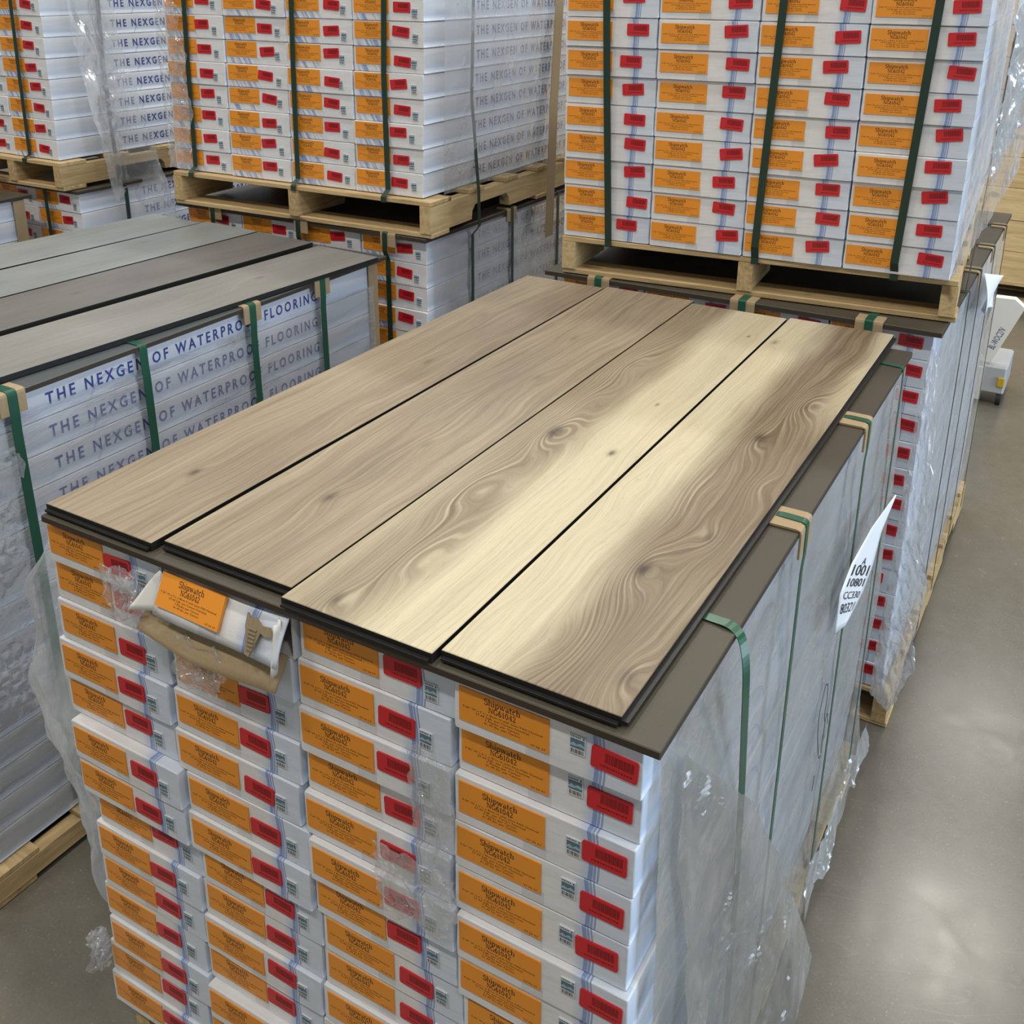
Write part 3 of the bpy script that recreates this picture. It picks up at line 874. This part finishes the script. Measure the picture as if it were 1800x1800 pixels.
def grey(xa, ya, xb, yb, mat, lab):
    """plank whose aisle-side edge runs from (xa, ya) to its back corner (xb, yb)"""
    a = math.atan2(xa - xb, yb - ya)
    d = Vector((math.sin(-a) * 1, math.cos(a))); 
    ex = Vector((math.cos(a), math.sin(a)))
    bx = Vector((xb, yb)) - d * PLEN - ex * PW
    plank((bx.x, bx.y, ZG), a, mat, lab, GG, tongue=False)
ZT = ZG + PT
grey(-.588, .338, -.505, 1.517, G4, 'grey plank nearest the brown oak planks, with a pale cathedral figure')
grey(-.852, .516, -.787, 1.555, G3, 'darker brownish grey plank, second from the brown oak planks')
grey(-1.092, .688, -1.036, 1.576, G2, 'pale grey plank, third from the brown oak planks')
grey(-1.338, .848, -1.283, 1.567, G1, 'grey plank farthest from the brown oak planks')

# ------------------------------------------------------------------ straps and edge protectors
def strap(pts, wdir, label, width=.016, group='green plastic straps', mat='strap'):
    m_ = MB(); m_.ribbon(pts, wdir, width, .0012)
    return tag(m_.obj('strap', MT[mat]), label, 'strap', group)
def rounded(pts, r=.012):
    """rounds the corners of a polyline"""
    pts = [Vector(p) for p in pts]; out = [pts[0]]
    for a, b, c in zip(pts, pts[1:], pts[2:]):
        d0 = (a - b).normalized() * min(r, (a - b).length * .45); d1 = (c - b).normalized() * min(r, (c - b).length * .45)
        for t in (0, .25, .5, .75, 1):
            out.append(b + d0 * (1 - t) ** 2 + d1 * t ** 2)
    out.append(pts[-1]); return out
def protector(pos, out, label, wdir, wid=.062, leg=.046, t=.004):
    """folded kraft angle hooked over an upper edge; POS on the edge, OUT the outward horizontal direction"""
    o_ = Vector(out).normalized(); w_ = Vector(wdir).normalized(); z_ = Vector((0, 0, 1)); p = Vector(pos)
    prof = [(-leg, t), (-.004, t), (t * .6, t * .4), (t, -.004), (t, -leg), (.0005, -leg), (.0005, .0005), (-leg, .0005)]
    bm_ = MB(); a = [bm_.bm.verts.new(p + o_ * x + z_ * z - w_ * wid / 2) for x, z in prof]; b = [bm_.bm.verts.new(p + o_ * x + z_ * z + w_ * wid / 2) for x, z in prof]
    n = len(prof); bm_.bm.faces.new(a); bm_.bm.faces.new(b[::-1])
    for i in range(n): bm_.bm.faces.new((a[i], b[i], b[(i + 1) % n], a[(i + 1) % n]))
    return tag(bm_.obj('edge_protector', MT['kraft']), label, 'edge protector', 'kraft edge protectors')

# oak-plank load, aisle side (x+)
zs, xe = 1.1762, 1.021
strap(rounded([(.80, .262, zs + .0006), (.985, .250, zs + .0012), (1.012, .246, zs + .004), (1.030, .238, zs - .004), (1.041, .224, zs - .028), (1.044, .222, zs - .055),
       (1.041, .242, 1.06), (1.034, .280, .97), (1.026, .325, .86), (1.024, .36, .60), (1.026, .372, .30), (1.028, .375, .11)], .05),
      (0.25, 1, 0.05), 'slack green strap at the near corner of the oak-plank load')
for y, lab in ((.560, 'green strap over the second kraft corner of the oak-plank load'), (.996, 'green strap over the farther kraft corner of the oak-plank load')):
    pr = .0052
    strap(rounded([(.80, y + .008, zs + .001), (.965, y + .004, zs + .001), (.985, y + .003, zs + pr), (xe + pr, y, zs + pr), (xe + pr, y, zs - .05), (xe + .004, y - .004, zs - .075), (xe + .004, y - .01, .115)], .008), (0, 1, 0), lab)
    protector((xe + .0004, y, zs), (1, 0, 0), lab.replace('green strap over the', 'kraft corner piece at the').replace(' kraft corner of', ' strap of') , (0, 1, 0))
strap(rounded([(.80, 1.365, zs + .001), (xe + .002, 1.338, zs + .001), (xe + .003, 1.336, zs - .03), (xe + .006, 1.325, .115)], .008), (0, 1, 0), 'green strap at the far end of the oak-plank load, no kraft corner')
# grey-plank load, aisle side
zs, xe = 1.1526, -.528
for y, prot, lab in ((.310, True, 'nearest the film roll end'), (.650, False, 'second from the front, without kraft corner'), (1.005, True, 'third from the front'), (1.283, True, 'nearest the back end')):
    pr = .0052 if prot else .0012
    strap(rounded([(-.72, y, zs + .0008), (xe - .055, y, zs + .0008), (xe - .04, y, zs + pr), (xe + pr, y, zs + pr), (xe + pr, y, zs - .05), (xe + .003, y, zs - .08), (xe + .003, y + .012, .10)], .010), (0, 1, 0),
          'green strap on lettered side under grey planks, ' + {'nearest the film roll end': 'nearest the front'}.get(lab, lab), width=.022)
    if prot:
        protector((xe + .0004, y, zs), (1, 0, 0), 'kraft corner piece on the grey sheet, ' + {.310: 'nearest the front', 1.005: 'in the middle', 1.283: 'nearest the back'}[y], (0, 1, 0))
def corner_board(x, y, z0, z1, sx, sy, label, leg=.035, t=.003):
    b = MB()
    pts = [(0, 0), (-leg * sx, 0), (-leg * sx, t * sy), (t * -sx, t * sy), (t * -sx, leg * sy), (0, leg * sy)]
    a = [b.bm.verts.new((x + p[0], y + p[1], z0)) for p in pts]; c = [b.bm.verts.new((x + p[0], y + p[1], z1)) for p in pts]
    n = len(pts); b.bm.faces.new(a); b.bm.faces.new(c[::-1])
    for i in range(n): b.bm.faces.new((a[i], c[i], c[(i + 1) % n], a[(i + 1) % n]))
    return tag(b.obj('corner_board', MT['kraft']), label, 'corner board', 'kraft corner boards')
b = MB(); b.box(-.5425, -.5385, 1.512, 1.556, .12, 1.137, bevel=.001); b.box(-.59, -.5425, 1.553, 1.557, .12, 1.137)
tag(b.obj('corner_board', MT['kraft']), 'upright kraft corner board at the back end of the grey-plank load', 'corner board', 'kraft corner boards')
b = MB(); b.box(-2.134, -2.130, 1.470, 1.516, .12, 1.163, bevel=.001); b.box(-2.18, -2.134, 1.513, 1.517, .12, 1.163)
tag(b.obj('corner_board', MT['kraft']), 'upright kraft corner board on the load beyond the grey planks', 'corner board', 'kraft corner boards')

# raised pallet by the aisle: three straps down the front, two down the aisle side
for xa, xb, lab in ((.174, .160, 'farthest from the aisle'), (.575, .605, 'in the middle'), (.916, .946, 'nearest the aisle')):
    yb_ = 1.662 + (xb - .034) * .062; yp_ = 1.654 + (xa - .037) * .085
    strap([(xb, yb_ - .046, 1.94), (xb * .6 + xa * .4, yb_ - .034, 1.68), (xa, yb_ - .012, 1.305), (xa, yp_ - .005, 1.275), (xa, yp_ - .005, 1.258), (xa, yp_ + .020, 1.2555)], (1, .058, 0), 'dark green strap fronting the upper aisle load, ' + lab, width=.019, mat='strapdark')
strap([(1.082, 1.985, 1.94), (1.075, 1.99, 1.70), (1.062, 2.00, 1.30), (1.056, 2.01, 1.18)], (0, 1, 0), 'dark green strap down the aisle side of the upper aisle load', width=.022, mat='strapdark')
# raised pallet behind the grey planks
for xa, xb, lab in ((-1.352, -1.344, 'under loose wrinkled film'), (-.912, -.904, 'in the middle'), (-.563, -.565, 'nearest the aisle')):
    yb_ = 1.642 + (xb + 1.452) * .026
    strap([(xb + .012, yb_ - .012, 1.93), (xb, yb_ - .010, 1.68), (xa, yb_ - .010, 1.340), (xa, yb_ - .036, 1.322), (xa, yb_ - .036, 1.306), (xa, yb_ - .012, 1.3035)], (1, .026, 0), 'dark green strap fronting the upper load behind grey planks, ' + lab, width=.018, mat='strapdark')
strap([(-.408, 1.905, 1.93), (-.414, 1.900, 1.60), (-.388, 1.897, 1.31), (-.386, 1.897, 1.20), (-.412, 1.897, 1.17), (-.412, 1.895, .11)], (0, 1, 0), 'long dark green strap down both loads behind the grey planks, lettered side', width=.016, mat='strapdark')
strap(rounded([(-.46, 2.155, 1.212), (-.4125, 2.155, 1.212), (-.4125, 2.155, 1.15), (-.412, 2.160, .11)], .006), (0, 1, 0), 'dark green strap second along the lettered side of lower load behind grey planks', width=.016, mat='strapdark')
strap(rounded([(-.46, 2.500, 1.2088), (-.4165, 2.500, 1.2088), (-.4165, 2.500, 1.15), (-.414, 2.500, .11)], .006), (0, 1, 0), 'dark green strap farthest along the lettered side of lower load behind grey planks', width=.016, mat='strapdark')
protector((-.4175, 2.155, 1.2068), (1, 0, 0), 'kraft corner piece on the lettered side of the lower load behind grey planks', (0, 1, 0), leg=.042)
for xa, lab in ((-.567, 'nearest the aisle'), (-.914, 'in the middle'), (-1.292, 'farthest from the aisle')):
    strap(rounded([(xa, 1.70, 1.2120), (xa, 1.634, 1.2120), (xa, 1.634, 1.15), (xa, 1.648, 1.12), (xa, 1.648, .11)], .006), (1, 0, 0), 'dark green strap fronting the lower load behind grey planks, ' + lab, width=.018, mat='strapdark')
    protector((xa + .010, 1.6395, 1.2068), (0, -1, 0), 'kraft corner piece fronting the lower load behind grey planks, ' + lab, (1, 0, 0), wid=.055, leg=.04)
# far corner
strap([(-2.163, 1.604, 1.90), (-2.178, 1.606, 1.60), (-2.188, 1.608, 1.310), (-2.188, 1.580, 1.299), (-2.188, 1.580, 1.282), (-2.188, 1.605, 1.2805)], (1, 0, 0), 'dark green strap down the front of the upper load in the far corner', width=.018, mat='strapdark')
strap([(-2.022, 1.865, 1.90), (-2.024, 1.855, 1.60), (-2.0, 1.842, 1.302), (-1.990, 1.838, 1.198), (-1.958, 1.838, 1.170), (-1.958, 1.84, .11)], (0, 1, 0), 'dark green strap behind hanging film on the far corner load', width=.018, mat='strapdark')
strap(rounded([(-2.145, 1.68, 1.1922), (-2.145, 1.6185, 1.1922), (-2.145, 1.6185, 1.14), (-2.145, 1.630, .11)], .006), (1, 0, 0), 'dark green strap down the front of the lower load in the far corner', width=.018, mat='strapdark')
# lower aisle load: front protectors and side straps
for xa, lab in ((.151, 'farthest from the aisle'), (.564, 'in the middle'), (.884, 'nearest the aisle')):
    strap(rounded([(xa, 1.80, 1.1658), (xa, 1.72, 1.1658), (xa, 1.705, 1.1700), (xa, 1.6525, 1.1700), (xa, 1.6525, 1.115), (xa, 1.684, 1.08), (xa, 1.684, .11)], .006), (1, 0, 0), 'green strap on the dark sheet of the lower aisle load, ' + lab, width=.020, mat='strap')
    protector((xa, 1.6576, 1.1648), (0, -1, 0), 'kraft corner piece on the lower aisle load, ' + lab, (1, 0, 0), wid=.066, leg=.045)
for y, lab in ((2.05, 'nearest the red labels'), (2.30, 'second'), (2.62, 'third'), (2.95, 'farthest')):
    pr = .0052
    lb = {'nearest the red labels': 'nearest its front', 'second': 'second from its front', 'third': 'third from its front', 'farthest': 'nearest its far end'}[lab]
    strap(rounded([(.99, y, 1.1655), (1.016, y, 1.1655 + pr), (1.0575 + pr, y, 1.1655 + pr), (1.0575 + pr, y, 1.10), (1.064, y, 1.07), (1.064, y + .01, .10)], .006), (0, 1, 0), 'green strap on the aisle side of the lower load, ' + lb, width=.014, mat='strapdark')
    if y > 2.1:
        protector((1.0565, y, 1.1648), (1, 0, 0), 'kraft corner piece on the aisle edge of the lower aisle load, ' + lb, (0, 1, 0), leg=.042)
# long kraft strip hanging between the two raised loads
b = MB(); b.ribbon([(-.372, 2.40, 1.95), (-.374, 2.37, 1.55), (-.376, 2.36, 1.20), (-.376, 2.355, 1.075)], (0, 1, .0), .056, .003)
tag(b.obj('corner_board', MT['kraft']), 'long flat kraft strip hanging between the two raised loads', 'corner board', 'kraft corner boards')

# ------------------------------------------------------------------ stretch film
def film(name, fn, nu, nv, mat, label, keep=None, group=None, crinkle=0.0, cell=.05, seed=0.0):
    """crinkle: height of the sharp creases pressed into the film, cell: their spacing"""
    def fn2(s_, t_):
        p = Vector(fn(s_, t_))
        if crinkle:
            q = p / cell + Vector((seed, 0, 0))
            k = noise.noise(q * .45) * 2.0
            a = max(0.0, min(1.0, .35 + k))
            d = noise.voronoi(q)[0]
            e = (d[1] - d[0]) - .35
            p = p + Vector((e, e * .25 * math.sin(q.y * 3), e * .35)) * crinkle * a if abs(e) < 2 else p
        return p
    m_ = MB(); m_.grid(fn2, nu, nv, 0, keep)
    if crinkle:
        for f in m_.bm.faces: f.smooth = False
    return tag(m_.obj(name, MT[mat], norm=False), label, 'film', group)
def nz(x, y, s_, seed): return noise.noise(Vector((x * s_, y * s_, seed)))
def ragged(s_, seed, amp, f=7): return amp * (noise.noise(Vector((s_ * f, seed, 0))) + .5 * noise.noise(Vector((s_ * f * 3.1, seed, 3))))
def lerp(a, pts):
    for (t0, v0), (t1, v1) in zip(pts, pts[1:]):
        if a <= t1: return v0 + (v1 - v0) * (a - t0) / (t1 - t0)
    return pts[-1][1]

# wrap along the aisle side of the oak-plank load
def f_main(s_, t_):
    y = .030 + s_ * 1.44
    z = 1.158 - t_ * (1.075 + ragged(s_, 5.0, .05))
    bulge = .010 * math.sin(math.pi * min(1, t_ * 1.1)) + .004 * nz(y * 2, z * 6, 1.5, 2.2) + .0025 * nz(y * 9 + z * 4, z * 3, 1.0, 7.7)
    return (1.008 + bulge + .040 * max(0, t_ - .86) * 5 * (0.6 + .4 * nz(y, 0, 6, 1)), y, z)
film('stretch_film', f_main, 120, 70, 'film_wrap', 'hazy stretch film tight along the aisle side of the oak-plank load', group='stretch film')
def f_foot(s_, t_):
    y = .88 + s_ * .60; z = .165 + .05 * nz(y, 0, 9, 2) - t_ * (.085 + .05 * nz(y, 0, 7, 9))
    return (1.032 + .012 * abs(nz(y * 6, z * 8, 1.6, 4.4)) + .010 * t_, y, z)
film('stretch_film', f_foot, 90, 20, 'film_white', 'bunched white film along the aisle foot of the oak-plank load', group='stretch film', crinkle=.014, cell=.03)
# loose drape at the near corner, spreading to the aisle floor
def f_drape(s_, t_):
    z = 1.10 - t_ * 1.085
    ye = lerp(t_, [(0, .085), (.24, .335), (.50, .545), (.78, .735), (1, .850)])
    xe_ = lerp(t_, [(0, 1.016), (.24, 1.035), (.50, 1.042), (.78, 1.055), (1, 1.085)])
    yf = lerp(t_, [(0, .082), (.15, .075), (.3, .11), (.6, .13), (1, .10)])
    xf = lerp(t_, [(0, 1.012), (.3, 1.026), (.6, 1.040), (1, 1.07)])
    y = yf + (ye - yf) * s_; x = xf + (xe_ - xf) * s_ ** 1.3
    fold = .014 * t_ * math.sin(s_ * 9 + t_ * 2) + .008 * nz(y * 3, z * 2, 2.2, 4.1) + .004 * nz(y * 8, z * 8, 1.6, 9.3)
    return (x + fold * (1 - .5 * s_), y - fold * .4, z)
film('stretch_film', f_drape, 90, 150, 'film_drape', 'loose frosted film draped from the near corner of the oak-plank load to the floor', group='stretch film', crinkle=0.01, cell=0.045)
# torn film on the far side of the oak-plank load
def f_left(s_, t_):
    z = 1.15 - t_ * (.76 + ragged(s_, 2.0, .12, 4)) - .08 * s_
    x = -.030 - s_ * lerp(t_, [(0, .05), (.15, .14), (.4, .185), (.7, .16), (1, .04)]) + .012 * nz(s_ * 4, t_ * 5, 1.3, 6.2)
    y = .030 + .03 * math.sin(s_ * 5 + t_ * 3) + .025 * nz(s_ * 3, t_ * 6, 1.4, 3.7) + s_ * .05
    return (x, y, z)
film('stretch_film', f_left, 60, 110, 'film_white', 'torn clear film hanging in the gap beside the oak-plank load', group='stretch film', crinkle=0.012, cell=0.04)
def f_low(s_, t_):
    return (-.040 - s_ * .055 + .010 * nz(s_ * 5, t_ * 5, 2, 1.2), .010 + .03 * nz(s_ * 3, t_ * 4, 2, 8.1), .29 - t_ * .085 - .05 * s_ + .02 * nz(s_ * 5, t_, 2, 5))
film('film_scrap', f_low, 24, 24, 'film_crumple', 'crumpled clear film scrap low at the corner of the oak-plank load', crinkle=0.016, cell=0.02)
# scraps on the front of that load
def scrap(cx, cz, wd, ht, seed, label, y0=-.006, depth=.014, mat='film_crumple'):
    def fn(s_, t_):
        e = 1 - .35 * abs(nz(s_ * 2, t_ * 2, 1.5, seed))
        x = cx + (s_ - .5) * wd * e * (1 - .5 * max(0, t_ - .5)); z = cz - (t_ - .5) * ht * e
        return (x + .012 * nz(s_ * 3, t_ * 3, 2, seed + 1), y0 - depth * (.25 + .7 * abs(nz(s_ * 4, t_ * 4, 1.3, seed + 2)) + .15 * abs(nz(s_ * 14, t_ * 14, 1, seed + 4))), z + .010 * nz(s_ * 3, t_ * 4, 2, seed + 3))
    return film('film_scrap', fn, 44, 44, mat, label, crinkle=.010, cell=.016)
scrap(.690, .795, .150, .125, 3.3, 'crumpled whitish film patch on the second carton column from the aisle', depth=.016)
scrap(.715, .945, .070, .190, 5.9, 'thin wrinkled film strip above the crumpled film patch', depth=.008)
scrap(.330, 1.035, .110, .090, 8.4, 'milky film tatter hanging below the torn carton', y0=-.022, depth=.018)
scrap(.185, 1.100, .085, .105, 11.7, 'bunched film and paper tatter beside the torn carton', y0=-.012, depth=.030)
# lettered side of the grey-plank load
def f_b(s_, t_):
    y = .10 + s_ * 1.43; z = 1.105 - .03 * s_ - t_ * (1.0)
    return (-.5365 + .004 * abs(nz(y * 2, z * 14, 1.4, 3.1)) + .002 * nz(y * 3, z * 40, 1, 6.6), y, z)
film('stretch_film', f_b, 60, 110, 'film_grey', 'stretch film over the lettered carton sides under the grey planks', group='stretch film')
def f_b2(s_, t_):
    y = .10 + s_ * (.20 - .05 * t_ + ragged(t_, 1.0, .03, 6)); z = 1.04 - t_ * .62
    return (-.525 + .012 * abs(nz(y * 8, z * 6, 1.4, 2.5)), y, z)
film('stretch_film', f_b2, 40, 90, 'film_clear', 'loose clear film end at the front of the lettered carton sides', group='stretch film', crinkle=0.01, cell=0.03)
# raised load behind the grey planks
def f_d(s_, t_):
    y = 1.72 + s_ * 1.30; z = 1.905 - t_ * .575
    return (-.412 + .014 * (1.9 - z) * .0 + .026 * (z - 1.33) * 1.0 + .008 + .006 * abs(nz(y * 6 - z * 5, z * 2 + y * 2, 1.3, 1.9)), y, z)
film('stretch_film', f_d, 70, 50, 'film_diag', 'stretched film with bright diagonal creases on the upper load behind the grey planks', group='stretch film')
def f_d2(s_, t_):
    x = -1.462 + s_ * (.085 + .05 * math.sin(t_ * 3.1) + ragged(t_, 4.4, .03, 6)); z = 1.93 - t_ * .60
    return (x, 1.628 - .012 * abs(nz(s_ * 4, t_ * 12, 1.5, 4.8)) - .006 * s_, z)
film('stretch_film', f_d2, 30, 110, 'film_crumple', 'shiny wrinkled film on the front corner of the upper load behind grey planks', group='stretch film', crinkle=0.012, cell=0.035)
def f_c(s_, t_):
    y = 1.68 + s_ * 1.42; z = 1.185 - t_ * .90
    return (-.4195 + .004 * abs(nz(y * 2, z * 8 + y * 3, 1.6, 5.3)), y, z)
film('stretch_film', f_c, 50, 60, 'film_side', 'creased film over the side of the lower load behind the grey planks', group='stretch film')
# hanging film in the far corner
def f_e(s_, t_):
    z = 1.93 - t_ * (.80 + .10 * s_ - .05 * math.sin(s_ * 5) + ragged(s_, 3.2, .035, 5))
    y = 1.68 + s_ * (.19 + .12 * t_) + .06 * t_ * t_
    x = -1.975 + .03 * math.sin(s_ * 6 + t_ * 2) * (0.4 + t_) + .02 * nz(s_ * 3, t_ * 6, 1.5, 2.7) + .04 * t_
    return (x, y, z)
film('stretch_film', f_e, 60, 130, 'film_white', 'sheet of clear film hanging down over the far corner load', group='stretch film', crinkle=0.014, cell=0.05)
# aisle side of the two loads ahead
def f_h(s_, t_):
    y = 1.60 + s_ * 1.35; z = 1.94 - t_ * (.62 - .03 * s_)
    return (1.064 + .055 * (z - 1.30) * .4 + .014 * abs(nz(y * 5, z * 4, 1.4, 3.9)), y - .04 * (z - 1.3), z)
film('stretch_film', f_h, 80, 60, 'film_clear', 'film along the aisle side of the upper aisle load', group='stretch film', crinkle=0.01, cell=0.05)
def f_h2(s_, t_):
    z = 1.96 - t_ * (.46 - .12 * s_ + ragged(s_, 7.7, .04, 5))
    return (1.095 + .030 * s_ + .02 * nz(s_ * 4, t_ * 5, 1.5, 6.8) - .02 * t_, 1.86 + s_ * .48 + .02 * nz(s_ * 5, t_ * 5, 1, 2), z)
film('stretch_film', f_h2, 60, 60, 'film_white', 'crinkled film flap hanging off the aisle side of the upper aisle load', group='stretch film', crinkle=0.016, cell=0.035)
def f_i(s_, t_):
    y = 1.74 + s_ * 1.42; z = 1.140 - t_ * 1.02
    return (1.042 + .008 * abs(nz(y * 2.5, z * 4, 1.5, 8.3)) + .008 * math.sin(math.pi * t_), y, z)
film('stretch_film', f_i, 70, 60, 'film_side', 'hazy film along the aisle side of the lower aisle load', group='stretch film')
def f_i2(s_, t_):
    z = 1.125 - t_ * 1.02
    wd = lerp(t_, [(0, .03), (.2, .06), (.5, .10), (.85, .125), (1, .07)]) * (1 + ragged(t_, 9.1, .22, 9))
    x = lerp(t_, [(0, 1.030), (.3, 1.018), (1, 1.005)]) + s_ * wd * .8
    return (x, 1.679 - .010 * abs(nz(s_ * 4, t_ * 16, 1.2, 7.1)) - .02 * s_ * t_, z - .03 * s_)
film('stretch_film', f_i2, 36, 160, 'film_white', 'ragged shiny film hanging at the front corner of the lower aisle load', group='stretch film', crinkle=0.014, cell=0.035)

# ------------------------------------------------------------------ papers and pen marks
def paper():
    L_ = [(1.030, .884, .785), (1.032, .872, .880), (1.036, .930, .915), (1.044, 1.060, .932), (1.052, 1.262, .915)]
    R_ = [(1.040, .930, .780), (1.048, 1.030, .800), (1.052, 1.085, .835), (1.052, 1.140, .885), (1.054, 1.266, .913)]
    def pt(s_, t_):
        k = t_ * 4; i = min(3, int(k)); f = k - i
        a = Vector(L_[i]).lerp(Vector(L_[i + 1]), f); b_ = Vector(R_[i]).lerp(Vector(R_[i + 1]), f)
        return a.lerp(b_, s_)
    m_ = MB(); m_.grid(lambda s_, t_: pt(s_, t_), 8, 20)
    o = m_.obj('paper_tag', MT['paper'], norm=False)
    md = o.modifiers.new('thickness', 'SOLIDIFY'); md.thickness = .0006; md.offset = 0
    tag(o, 'white paper tag with handwriting on the aisle side of the oak-plank load', 'paper')
    m_ = MB()
    for k, tx in enumerate(('A', '1001', '10801', 'CC330', '80321')):
        vf = text_polys(tx, None, .055 if k else .012, 1.0, 'CENTER')
        def to3(a, b_, k=k):
            q = pt(min(1, max(0, .5 + (.55 - .16 * k) * 0 + b_ * 9 + (k - 2) * -.02)), min(1, max(0, .46 - k * .085 + 0 * a)))
            return q
        c0 = .50 - k * .095
        add_polys(m_, vf, lambda a, b_: pt(min(.98, max(.02, .5 + a * 13)), min(1, max(0, c0 + b_ * 4.0))) + Vector((.0016, 0, 0)), 0)
    o2 = m_.obj('handwriting', MT['pen'], o, norm=False); o2['label'] = 'black handwritten numbers'
paper()
b = MB()
def pen(pts, r=.0011): b.ribbon(rounded(pts, .02), (1, 0, 0), .0008, r * 2)
xs_ = 1.0225
pen([(xs_, .925, .640), (xs_, .900, .655), (xs_, .872, .600), (xs_, .885, .540), (xs_, .930, .450), (xs_, .945, .452)])
pen([(xs_, .925, .640), (xs_, .938, .600), (xs_, .930, .555), (xs_, .950, .530), (xs_, .938, .480), (xs_, .947, .455)])
pen([(xs_, .945, .535), (xs_, .965, .548), (xs_, .975, .510)])
pen([(xs_, .905, .430), (xs_, .900, .395)])
tag(b.obj('pen_scribble', MT['pen']), 'looping black pen scribble on the aisle side of the oak-plank load', 'marking')
def pap2(s_, t_):
    a = Vector((1.066, 2.34, 1.150)).lerp(Vector((1.070, 2.30, 1.035)), t_); c = Vector((1.085, 3.00, .985)).lerp(Vector((1.095, 2.72, .955)), t_)
    p = a.lerp(c, s_ * (1 - .25 * t_)); p.x += .02 * math.sin(s_ * 4 + t_ * 2); return p
m_ = MB(); m_.grid(pap2, 14, 8); o = m_.obj('paper_sheet', MT['paper'], norm=False)
md = o.modifiers.new('thickness', 'SOLIDIFY'); md.thickness = .0006
tag(o, 'loose white paper sheet on the aisle side of the lower aisle load', 'paper')

# ------------------------------------------------------------------ at the far end of the aisle
tp = pallet((0.55, 6.22, 0.001), 0.0, 1.50, 0.70, 0.125, 'wooden pallet under the pale timber at the far end of the aisle', boards=5, notch=False, seed=31)
zz = .127; rr = random.Random(5)
for k in range(11):
    h = rr.choice((.19, .21, .20))
    root = MB(); root.box(-.85, .85, -.30, .30, 0, h - .003, bevel=.002)
    o = root.obj('timber_board', MT['timber']); o.location = (1.36 + rr.uniform(-.01, .01), 6.53 + rr.uniform(-.008, .008), zz)
    nm = 'lowest' if k == 0 else ORD[k] + ' from bottom'
    tag(o, 'pale planed timber pack, %s, at the far end of the aisle' % nm, 'timber', 'pale timber stacked at the end of the aisle')
    zz += h
# white carton propped on a small cart
root = empty('small_cart', (.95, 4.42, 0)); tag(root, 'small grey cart on the floor behind the lower aisle load', 'cart')
m_ = MB(); m_.box(-.05, .12, -.09, .22, .06, .20, bevel=.008); m_.obj('cart_body', MT['steel'], root)
m_ = MB(); m_.box(-.045, .02, -.098, -.088, .02, .19, bevel=.003); m_.obj('guard_plate', MT['white'], root)
m_ = MB(); m_.box(.085, .118, -.10, -.088, .10, .15, bevel=.004); m_.obj('bumper', MT['yellow'], root)
for sx, sy in ((-.03, -.06), (.10, -.06), (-.03, .19), (.10, .19)):
    m_ = MB()
    bmesh.ops.create_cone(m_.bm, cap_ends=True, segments=18, radius1=.032, radius2=.032, depth=.022, matrix=Matrix.Translation((sx, sy, .0325)) @ Matrix.Rotation(R(90), 4, 'Y'))
    m_.obj('wheel', MT['rubber'], root)
m_ = MB()
m_.prism([(.925, .276), (.991, .211), (1.099, .503), (1.052, .540), (.967, .538)], 0, .055, 0)
o = m_.obj('carton', MT['white']); o.location = (0, 4.33, 0)
tag(o, 'plain white carton with blue stencil propped on the small cart', 'carton')
m_ = MB()
ang = math.atan2(.292, .108)
vf = text_polys('BL-WOC27V', None, .150, 1.0, 'CENTER')
def stv(a, b_): return (1.016 + a * math.cos(ang) - b_ * math.sin(ang) * 2.0, -.001, .335 + a * math.sin(ang) + b_ * math.cos(ang) * 2.0)
vf = text_polys('BL-WOC27V', None, .115, 1.0, 'CENTER'); add_polys(m_, vf, stv, 0)
o2 = m_.obj('stencil', MT['blueink'], o, norm=False); o2['label'] = 'blue stencilled code'
